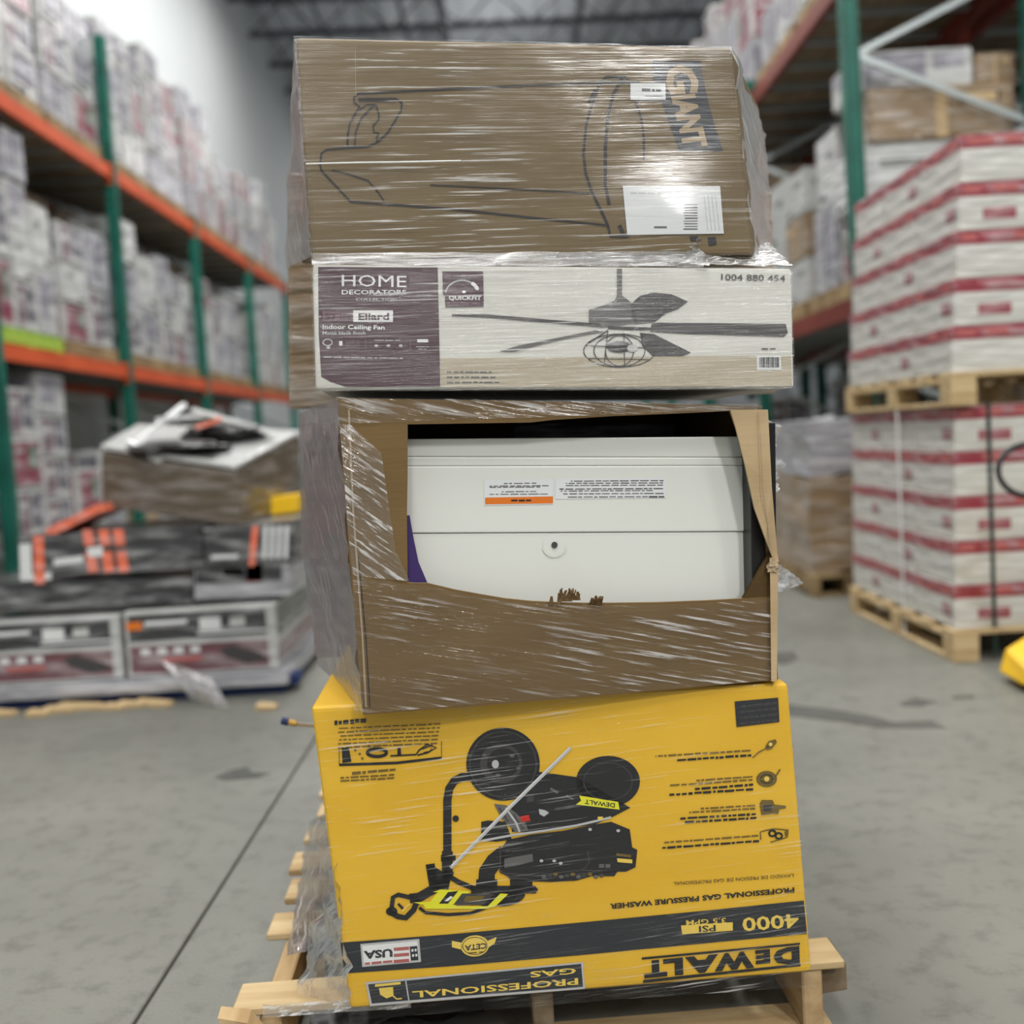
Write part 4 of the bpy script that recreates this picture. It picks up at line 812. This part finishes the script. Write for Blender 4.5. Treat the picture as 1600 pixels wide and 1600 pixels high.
# appliance inside
ap = thing('white_appliance', 'white enamelled metal appliance seen through the torn opening of the brown carton', 'appliance', PB.P(900, 960, -.06))
OFF = -.045; PA = Plane(PB.p + PB.n * OFF, PB.n)
def slabP(name, pts, d0, d1, mt, bev=.002):
    hexa(name, [PB.P(q[0], q[1], d0) for q in pts] + [PB.P(q[0], q[1], d0) - PB.n * d1 for q in pts], M[mt], ap, bev)
slabP('upper_panel', [(620, 686), (1164, 682), (1166, 714), (620, 713)], OFF - .004, .35, 'white_metal')
slabP('trim_strip', [(620, 714), (1166, 715), (1166, 727), (620, 728)], OFF - .001, .34, 'white_metal')
slabP('label_panel', [(620, 728.5), (1166, 727.5), (1164, 830), (620, 833)], OFF, .35, 'white_metal')
slabP('seam_backing', [(622, 690), (1163, 688), (1166, 955), (622, 960)], OFF - .0065, .3, 'white_metal')  # slab added behind the seams so their gaps shade grey
slabP('lower_panel', [(620, 834), (1164, 831), (1170, 960), (620, 965)], OFF - .003, .35, 'white_metal')
b = MB(); ctr = PB.P(866, 851, OFF - .0028)
EX = Vector((PB.n.y, -PB.n.x, 0)) * -1
def ringP(c_, r0, r1, d, a0=0, a1=6.2832, n=40):
    for k in range(n):
        q = []
        for (r_, a_) in ((r0, k), (r1, k), (r1, k + 1), (r0, k + 1)):
            an = a0 + (a1 - a0) * a_ / n; q.append(c_ + EX * r_ * math.cos(an) + Vector((0, 0, r_ * math.sin(an))) + PB.n * d)
        b.poly(q)
ringP(ctr, .0, .019, .0008); ringP(ctr, .019, .021, .0022, 3.3, 6.1); b.build('screw_boss', M['white_metal'], ap)
b = MB(); ringP(ctr, 0, .005, .004, n=16); b.tube([ctr, ctr + PB.n * .0038], .005, 12); b.build('screw', M['dk_grey'], ap)
p = Print(PA, .0008); p.area([(756, 750), (864, 748), (864, 788), (757, 790)], 0); p.area([(758, 777.5), (864, 775.5), (864, 786.5), (758, 788)], 1, .0003)
p.area([(868, 748), (1041, 746), (1041, 778), (868, 780)], 0)
for k, (y, x0, x1, m_) in enumerate(((754, 838, 784, 3), (758, 857, 765, 3), (760, 844, 764, 3), (767, 838, 784, 3), (771, 856, 765, 3))): p.smudge((x0, y), (x1, y + .6), (0, 1.8), 2, .0003, 80 + k)
for k, (y, x0, x1) in enumerate(((750, 1037, 892), (753.5, 1036, 884), (757, 1036, 880), (762.5, 1036, 874), (765.5, 1020, 876), (770, 1037, 880), (775, 1038, 884))): p.smudge((x0, y), (x1, y + .8), (0, 1.9), 3 if k in (3,) else 2, .0003, 90 + k)
p.smudge((1038, 775), (1012, 775), (0, 2.6), 3, .0005, 99); p.smudge((830, 780), (795, 780.6), (0, 3.6), 4, .0006, 98)
p.build('warning_labels', [M['label'], M['orange'], M['mid_grey'], M['dk_grey'], M['ink']], ap)
slabP('dark_interior_edge', [(1170, 660), (1212, 660), (1214, 950), (1176, 950)], OFF + .037, .08, 'void')  # black plastic edge widened to paint in the opening's dark interior
# loose black bag texture at right interior
o = sheet('inner_bag', [PB.P(1166, 760, -.025), PB.P(1206, 800, -.018), PB.P(1208, 940, -.018), PB.P(1172, 940, -.025)], film('inner_film', .9, .5, .64, .10, .02, .35, 14, 120, .5, tint=(.5, .5, .5, 1)), 14, 20, .008, 12, parent=ap)

# ================================================================== TOWER: ceiling fan carton
a = at(490, 600, 1.695); c = at(1240, 600, 1.755); PF = vplane(a, c)
TLf, TRf, BRf, BLf = (488, 413), (1237, 419), (1241, 606), (493, 609)
fr = [PF.P(*q) for q in (TLf, TRf, BRf, BLf)]; dv = -PF.n * .52; bk = [q + dv for q in fr]
ff = thing('ceiling_fan_carton', 'long plum and white ceiling fan carton in the middle of the tower', 'carton', (fr[2] + fr[3]) / 2)
hexa('carton_body', fr + bk, M['fanwhite'], ff, .007, 3)
FM = [M['plum'], M['fantan'], M['white_ink'], M['plum2'], M['dk_grey'], M['mid_grey'], M['label'], M['black_ink'], M['lt_grey']]
def FPn(off=.001): return Print(PF, off)
p = FPn(); p.area([(497, 417), (684, 418), (688, 605), (540, 604), (516, 596), (502, 588), (498, 520)], 0); p.build('plum_panel', FM, ff)
p = FPn(); p.area([(688, 560), (900, 558), (1236, 556), (1238, 603), (689, 605)], 1); p.build('tan_band', FM, ff)
p = FPn(.0016); p.text('HOME', (534, 447), (635, 449), (0, -18), 2, bold=.0); p.text('DECORATORS', (534, 460), (635, 460), (0, -7), 2, bold=.012); p.text('COLLECTION', (556, 470), (620, 470), (0, -4.5), 8)
p.area([(504, 486), (552, 486), (552, 502), (504, 502)], 3); p.area([(552, 485), (614, 485), (614, 503), (552, 503)], 2); p.text('52 IN', (508, 499), (548, 499), (0, -9), 0, .0005, .01); p.text('Ellard', (560, 500), (608, 500), (0, -11), 0, .0005, .03)
p.text('Indoor Ceiling Fan', (504, 516), (601, 517), (0, -9), 2, bold=.02); p.text('Matte black finish', (504, 523), (571, 523), (0, -5.5), 8, bold=.015)
p.line([(504, 526), (670, 527)], 1, 3); p.line([(571, 530), (571, 545)], 1, 3); p.line([(641, 530), (641, 547)], 1, 3); p.ring((512, 535), 7, 5, 1.6, 8); p.disc((513, 543), 3, 2, 8); p.area([(530, 533), (535, 533), (535, 540), (530, 540)], 2); p.area([(652, 530), (669, 530), (669, 535), (652, 535)], 2)
for k in range(4): p.smudge((539, 532 + k * 3.4), (562, 532 + k * 3.4), (0, 1.3), 3, 0, 110 + k)
p.smudge((585, 531), (625, 531), (0, 1.6), 8, 0, 115)
for x in (588, 607, 626): p.disc((x, 540), 3, 2, 8); p.line([(x - 7, 543.5), (x + 7, 543.5)], 1.2, 3)
p.smudge((650, 541), (670, 541), (0, 1.4), 8, 0, 116); p.smudge((654, 545), (666, 545), (0, 1.4), 8, 0, 117); p.smudge((506, 557), (632, 559), (0, 1.8), 8, 0, 118); p.build('plum_panel_lettering', FM, ff)
p = FPn(.0014); p.area([(691, 424), (755, 424), (756, 479), (696, 480), (695, 462), (692, 460)], 0); p.smudge((694, 428), (752, 429), (0, 5), 3, .0004, 120); p.ring((722, 460), 26, 22, 2.2, 8, .0004, -3.0, -.3, 20); p.ring((722, 460), 26, 22, 5.5, 2, .0006, -.95, -.35, 8); p.disc((725, 456), 3, 2.2, 2, .0005)
p.text('QUICKFIT', (701, 470), (752, 470), (0, -8), 2, .0005, .03); p.smudge((698, 472), (752, 472.5), (0, 4), 3, .0005, 121); p.build('installation_badge', FM, ff)
# fan artwork
p = FPn(.0016); p.area([(964, 420), (972, 420), (972, 462), (978, 466), (988, 474), (992, 488), (992, 505), (940, 512), (920, 505), (920, 484), (940, 478), (960, 470), (964, 462)], 5)
p.area([(985, 476), (1000, 462), (1022, 457), (1050, 460), (1075, 471), (1060, 482), (1040, 490), (1022, 504), (990, 506)], 4); p.area([(1018, 506), (1030, 504), (1228, 506), (1231, 520), (1225, 526), (1080, 522), (1016, 518)], 4); p.area([(706, 491), (760, 491), (940, 506), (936, 511), (760, 496), (706, 494)], 4)
p.area([(780, 549), (810, 540), (930, 516), (945, 518), (880, 530), (800, 550)], 5); p.area([(1000, 520), (1022, 522), (1050, 536), (1080, 551), (1066, 556), (1020, 556), (1004, 540)], 4); p.line([(950, 512), (1018, 514)], 5, 4)
for (rx, ry) in ((56, 26), (40, 25), (22, 24)): p.ring((968, 548), rx, ry, 1.6, 4)
p.line([(914, 540), (1024, 544)], 1.4, 4); p.line([(920, 560), (1016, 562)], 1.4, 4); p.line([(950, 516), (920, 536)], 2, 4); p.line([(950, 516), (944, 570)], 1.5, 4); p.line([(975, 520), (976, 573)], 1.5, 4); p.disc((968, 542), 20, 9, 4); p.disc((988, 544), 8, 6, 8, .0003)
p.text('1004 880 454', (1127, 438), (1227, 440), (0, -10), 4, bold=.012); p.area([(1182, 555), (1220, 555), (1221, 578), (1183, 578)], 6)
for k in range(13): p.area([(1187 + k * 2.4, 558), (1188.3 + k * 2.4 + (k % 3) * .4, 558), (1188.3 + k * 2.4 + (k % 3) * .4, 574), (1187 + k * 2.4, 574)], 4, .0004)
p.smudge((1190, 544), (1212, 544), (0, 2), 4, 0, 130)
for k in range(3): p.smudge((698, 580 + k * 8), (768 + k * 6, 580 + k * 8), (0, 3), 5, 0, 131 + k)
p.build('fan_artwork', FM, ff)

# ================================================================== TOWER: top bin carton
a = at(485, 405, 1.70); c = at(1175, 398, 1.775); PT = vplane(a, c)
Tc = [(461, 57), (1142, 74), (1176, 398), (486, 409)]
fr = [PT.P(*q) for q in Tc]; bk = [at(468, 66, 2.12), at(1150, 96, 2.2), at(1203, 398, 2.25), at(470, 412, 2.15)]
bk[1] = at(1196, 214, 2.2) + Vector((-.01, 0, .06)); bk[0].z = fr[0].z - .02
tc_ = thing('bin_carton', 'top brown carton of the tower with line drawing of a wheeled bin lying sideways', 'carton', (fr[2] + fr[3]) / 2)
hexa('carton_body', fr + bk, M['kraft'], tc_, .009, 3)
p = Print(PT, .0012); J = 0
p.line([(1000, 128), (880, 131), (760, 136), (560, 146), (553, 152), (553, 160), (562, 166), (556, 176), (547, 192), (543, 212), (543, 230)], 3.2); p.line([(560, 154), (618, 154), (628, 160), (627, 172), (615, 192), (605, 208), (590, 222), (575, 229), (540, 231), (510, 234), (502, 240), (500, 258), (502, 266), (548, 315), (700, 326), (850, 342), (950, 352)], 3.2)
p.line([(560, 158), (618, 158)], 2); p.line([(554, 228), (556, 205), (564, 185), (580, 168), (588, 164), (592, 180), (591, 188), (583, 196), (584, 206), (592, 208), (588, 216), (590, 222)], 3); p.line([(561, 172), (572, 164), (586, 163)], 2.5)
p.line([(518, 266), (545, 272), (575, 282), (588, 296), (600, 314)], 2.2); p.line([(672, 289), (780, 294), (922, 302)], 2.2)
p.line([(978, 120), (948, 120), (938, 128), (926, 160), (916, 195), (912, 240), (915, 270), (925, 300), (940, 330), (950, 352), (954, 369), (975, 370), (984, 368)], 4.0); p.line([(972, 122), (958, 148), (950, 180), (946, 230), (946, 290), (952, 320)], 5.0); p.line([(948, 120), (978, 121), (984, 128)], 2.5)
p.line([(993, 158), (1002, 185), (1006, 215), (1006, 250)], 3.4); p.line([(968, 352), (975, 368)], 6); p.line([(920, 160), (930, 140)], 5)
p.build('bin_drawing', M['ink'], tc_)
p = Print(PT, .0012); p.area([(1020, 95), (1095, 95), (1098, 120), (1108, 165), (1120, 205), (1130, 236), (1062, 236), (1050, 205), (1040, 175), (1030, 150), (1020, 125)], 0)
p.text('G', (1036, 103), (1044, 148), (50, -3), 1, .0006, .04); p.text('IANT', (1048, 150), (1068, 232), (38, -4), 1, .0006, .05)
p.build('logo_banner', [M['band'], M['kraft_side']], tc_)
p = Print(PT, .002); p.area([(985, 130), (1040, 130), (1040, 156), (985, 156)], 0); p.smudge((1003, 138), (1033, 139), (0, 5), 1, .0004, 140); p.line([(1008, 150), (1036, 150)], 1, 1, .0004); p.build('small_label', [M['label'], M['mid_grey']], tc_)
p = Print(PT, .002); p.area([(973, 290), (1125, 291), (1131, 365), (980, 367)], 0)
for k in range(10): p.line([(1068 + (k % 3), 320 + k * 4.2), (1090, 320 + k * 4.2)], 2 if k % 2 else 1.2, 1, .0004)
for k in range(4): p.line([(1100 + k * 6, 305), (1106 + k * 6, 360)], 1, 2, .0004)
p.line([(1022, 355), (1042, 355)], 3, 1, .0004); p.smudge((985, 300), (1050, 300), (0, 3), 2, .0004, 141); p.build('shipping_label', [M['label'], M['mid_grey'], M['lt_grey']], tc_)
p = Print(PT, .0014); p.area([(1078, 369), (1090, 369), (1092, 375), (1080, 377)], 0); p.area([(1106, 371), (1118, 370), (1120, 382), (1108, 384)], 0); p.line([(555, 72), (556, 150)], .8, 1); p.build('corner_marks', [M['band'], M['kraft_side']], tc_)

# ================================================================== cartons behind the tower
o = hexa('rear_carton', [at(448, 270, 2.30), at(1206, 300, 2.30), at(1212, 615, 2.30), at(452, 640, 2.30), at(455, 280, 2.8), at(1190, 300, 2.8), at(1195, 610, 2.8), at(460, 630, 2.8)], M['carton_brown'], origin=at(830, 630, 2.4), bevel=.008); tag(o, 'brown wrapped carton behind the fan carton, its edges showing left and right', 'carton')
o = hexa('rear_carton', [at(470, 660, 2.29), at(1170, 660, 2.29), at(1180, 1000, 2.29), at(492, 1030, 2.29), at(480, 668, 2.65), at(1160, 660, 2.65), at(1170, 950, 2.65), at(500, 980, 2.65)], M['carton_plum'], origin=at(830, 1000, 2.3), bevel=.008); tag(o, 'plum grey printed carton behind the torn carton, left edge showing through film', 'carton')

# ================================================================== stretch wrap (each tier's film is a part of its carton)
f_top = film('film_top', .02, .545, .65, .05, .0, .85, 5, 200, .12, patch=3.0, rough=.19)
f_fan = film('film_fan', .03, .54, .66, .04, .01, .6, 7, 260, .45, patch=2.4, rough=.17)
f_mid = film('film_mid', -.16, .53, .65, .05, .0, .7, 7, 150, .4, patch=4.2, rough=.17, plo=.38, phi=.58)
f_mid2 = film('film_mid_left', -.6, .52, .62, .08, .04, .75, 14, 120, .6, patch=6, rough=.17, plo=.3, phi=.5)
f_yel = film('film_yellow', .08, .57, .69, .012, .0, .55, 6, 240, .35, patch=2.6, rough=.17)
f_side = film('film_side', -.7, .53, .68, .10, .03, .5, 4, 120, .6, patch=4, rough=.25, plo=.35, phi=.6)
f_crush = film('film_crushed', .2, .50, .62, .18, .15, .8, 22, 90, .8, patch=8, rough=.18, plo=.2, phi=.5)
def psheet(name, pl_, pts, mt, parent, off=.006, amt=.0035, nu=60, nv=40, fs=8, seed=0, bulge=()):
    return sheet(name, [pl_.P(q[0], q[1], off) for q in pts], mt, nu, nv, amt, fs, parent, seed=seed, bulge=bulge)
psheet('stretch_film', PT, [(459, 56), (1143, 73), (1178, 400), (484, 410)], f_top, tc_, .007, .0010, nv=60, seed=1, bulge=((.86, .85, .17, .23, .0190),))  # bulge shaped so the film mirrors the lamp as a glare
psheet('stretch_film', PF, [(486, 412), (1238, 418), (1242, 608), (491, 611)], f_fan, ff, .006, .003, nv=24, seed=2)
# mid carton: film leaves the tear open
psheet('stretch_film', PB, [(525, 620), (1190, 632), (1192, 640), (530, 662)], f_mid, tb, .006, .003, nv=8, seed=3)
def strip(name, L, R, pl_, mt, parent, off, seed, amt=.004):
    vs = []; uv = []; fc = []; n = len(L); nu = 24
    for j in range(n):
        for i in range(nu + 1):
            u = i / nu; q = Vector(L[j]) * (1 - u) + Vector(R[j]) * u; p_ = pl_.P(q.x, q.y, off + amt * noise.noise(Vector((q.x * .02, q.y * .05, seed)))); vs.append(p_); uv.append((q.x / 930 + seed, -q.y / 930))
    for j in range(n - 1):
        for i in range(nu): a_ = j * (nu + 1) + i; fc.append((a_, a_ + 1, a_ + nu + 2, a_ + nu + 1))
    return obj(name, vs, fc, mt, parent, uvs=uv, smooth=True)
strip('stretch_film', [(530, 662), (536, 720), (540, 780), (546, 850), (552, 900)], [(548, 664), (596, 708), (606, 780), (618, 860), (640, 908)], PB, f_mid2, tb, .007, 4)
L5 = [(552, 900), (600, 906), (637, 914), (668, 915), (710, 925), (754, 933), (790, 939), (830, 943), (890, 946), (956, 946), (1030, 945), (1108, 942), (1160, 939), (1214, 935)]
vs = []; uv = []; fc = []; NV = 16
for j in range(NV + 1):
    for q in L5:
        y1 = 1116 - (q[0] - 552) * .0815; y = q[1] + (y1 - q[1]) * j / NV
        vs.append(PB.P(q[0], y, .007 + .003 * noise.noise(Vector((q[0] * .02, y * .05, 5))))); uv.append((q[0] / 930 + 5, -y / 930))
for j in range(NV):
    for i in range(len(L5) - 1): a_ = j * len(L5) + i; fc.append((a_, a_ + 1, a_ + len(L5) + 1, a_ + len(L5)))
obj('stretch_film', vs, fc, f_mid, tb, uvs=uv, smooth=True)
psheet('stretch_film', PY_, [(484, 1103), (1233, 1066), (1271, 1540), (546, 1594)], f_yel, yb, .008, .004, seed=6)
# side film, left of the torn carton, spanning out to the rear cartons
o = sheet('stretch_wrap', [at(468, 645, 2.25), PB.P(528, 622, .004), PB.P(548, 880, .004), at(470, 870, 2.25)], f_side, 24, 40, .008, 6, origin=at(500, 870, 2.0), seed=3); tag(o, 'grey crumpled stretch wrap pulled taut along the left side of the torn carton', 'stretch wrap')
o = sheet('stretch_wrap', [at(470, 860, 2.25), PB.P(547, 880, .004), PB.P(567, 1112, .004), at(496, 1036, 2.2)], f_side, 24, 30, .008, 6, origin=at(520, 1050, 2.0), seed=8); tag(o, 'plum tinted stretch wrap sloping down to the yellow carton on the left', 'stretch wrap')
o = sheet('stretch_wrap', [at(459, 62, 1.72), PT.P(463, 60, .006), PT.P(488, 400, .006), at(446, 420, 2.28)], f_side, 10, 40, .005, 6, origin=at(470, 400, 2.0), seed=9); tag(o, 'cloudy film strip down the left side of the top carton', 'stretch wrap')
o = sheet('stretch_wrap', [PT.P(1143, 74, .004), at(1197, 210, 2.19), at(1207, 402, 2.24), PT.P(1177, 398, .004)], f_side, 16, 40, .012, 8, origin=at(1190, 400, 2.0), seed=10); tag(o, 'streaky film over the right side of the top carton', 'stretch wrap')
o = sheet('stretch_wrap', [PT.P(1090, 372, .01), at(1196, 372, 2.1), PF.P(1238, 416, .008), PF.P(1060, 411, .008)], f_crush, 30, 14, .012, 22, origin=PF.P(1180, 414, .01), seed=11); tag(o, 'crushed clear film between the top carton and the fan carton at the right', 'stretch wrap')
o = sheet('stretch_wrap', [PT.P(486, 396, .008), PT.P(1100, 392, .008), PF.P(1100, 417, .007), PF.P(488, 414, .007)], film('film_gap', .03, .5, .64, .14, .12, .7, 12, 180, .5, patch=5), 60, 8, .006, 16, origin=PF.P(800, 414, .01), seed=12); tag(o, 'film bridging the dark gap above the fan carton', 'stretch wrap')
o = sheet('stretch_wrap', [at(1192, 640, 1.84), at(1214, 668, 1.9), at(1222, 760, 1.9), at(1204, 780, 1.82)], f_crush, 12, 24, .02, 18, origin=at(1200, 780, 1.85), seed=13); tag(o, 'curled film edge standing off the right side of the torn carton', 'stretch wrap')
o = sheet('stretch_wrap', [at(1216, 880, 1.9), at(1250, 905, 2.0), at(1255, 914, 2.0), at(1214, 925, 1.9)], f_crush, 14, 8, .012, 25, origin=at(1230, 910, 1.95), seed=14); tag(o, 'small loose tail of film sticking out right of the torn carton', 'stretch wrap')
o = sheet('stretch_wrap', [PY_.P(520, 1350, .004) + Vector((0, .10, 0)), PY_.P(526, 1350, .012), PY_.P(548, 1575, .012), FP(.10, .02, .15)], film('film_skirt', 1.1, .52, .66, .10, .07, .7, 9, 80, .5, patch=5), 24, 30, .016, 14, origin=FP(.15, .05, .15), seed=15); tag(o, 'clear film skirt hanging from the yellow carton over the pallet on the left', 'stretch wrap')
o = sheet('stretch_wrap', [onz(484, 1290, .2), PY_.P(512, 1300, .0) + Vector((0, .3, 0)), PY_.P(530, 1500, .0) + Vector((0, .12, 0)), FP(.06, .16, .143)], film('film_skirt_rear', 1.2, .52, .66, .08, .05, .6, 9, 80, .5, patch=5), 20, 26, .012, 14, origin=FP(.15, .3, .15), seed=17); tag(o, 'thin film veil over the left ends of the pallet boards', 'stretch wrap')
o = sheet('stretch_wrap', [FP(.05, -.012, .15), FP(.30, -.02, .148), FP(.30, -.02, .128), FP(.05, -.012, .128)], f_crush, 24, 6, .004, 25, origin=FP(.1, 0, .12), seed=16); tag(o, 'shiny rolled film edge along the front left pallet board', 'stretch wrap')
# long taut crease across the top carton
b = MB(); b.tube([PT.P(x, y, .012) for x, y in ((478, 256), (560, 254), (640, 253), (720, 251))], .0011, 6); o = b.build('film_crease', M['foam'], tc_)
# lance with a blue tip sticking out left of the yellow carton
t = thing('spray_lance', 'thin metal lance with blue tip poking out left of the yellow carton', 'lance', at(465, 1130, 2.35))
b = MB(); b.tube([at(462, 1131, 2.35), at(520, 1137, 2.5)], .0045); b.build('rod', M['steel_rod'], t)
b = MB(); b.tube([at(451, 1128, 2.35), at(464, 1131, 2.35)], .007); b.build('brass_collar', M['brass'], t)
b = MB(); b.tube([at(440, 1126, 2.35), at(451, 1128, 2.35)], .009); b.build('blue_tip', M['blue'], t)
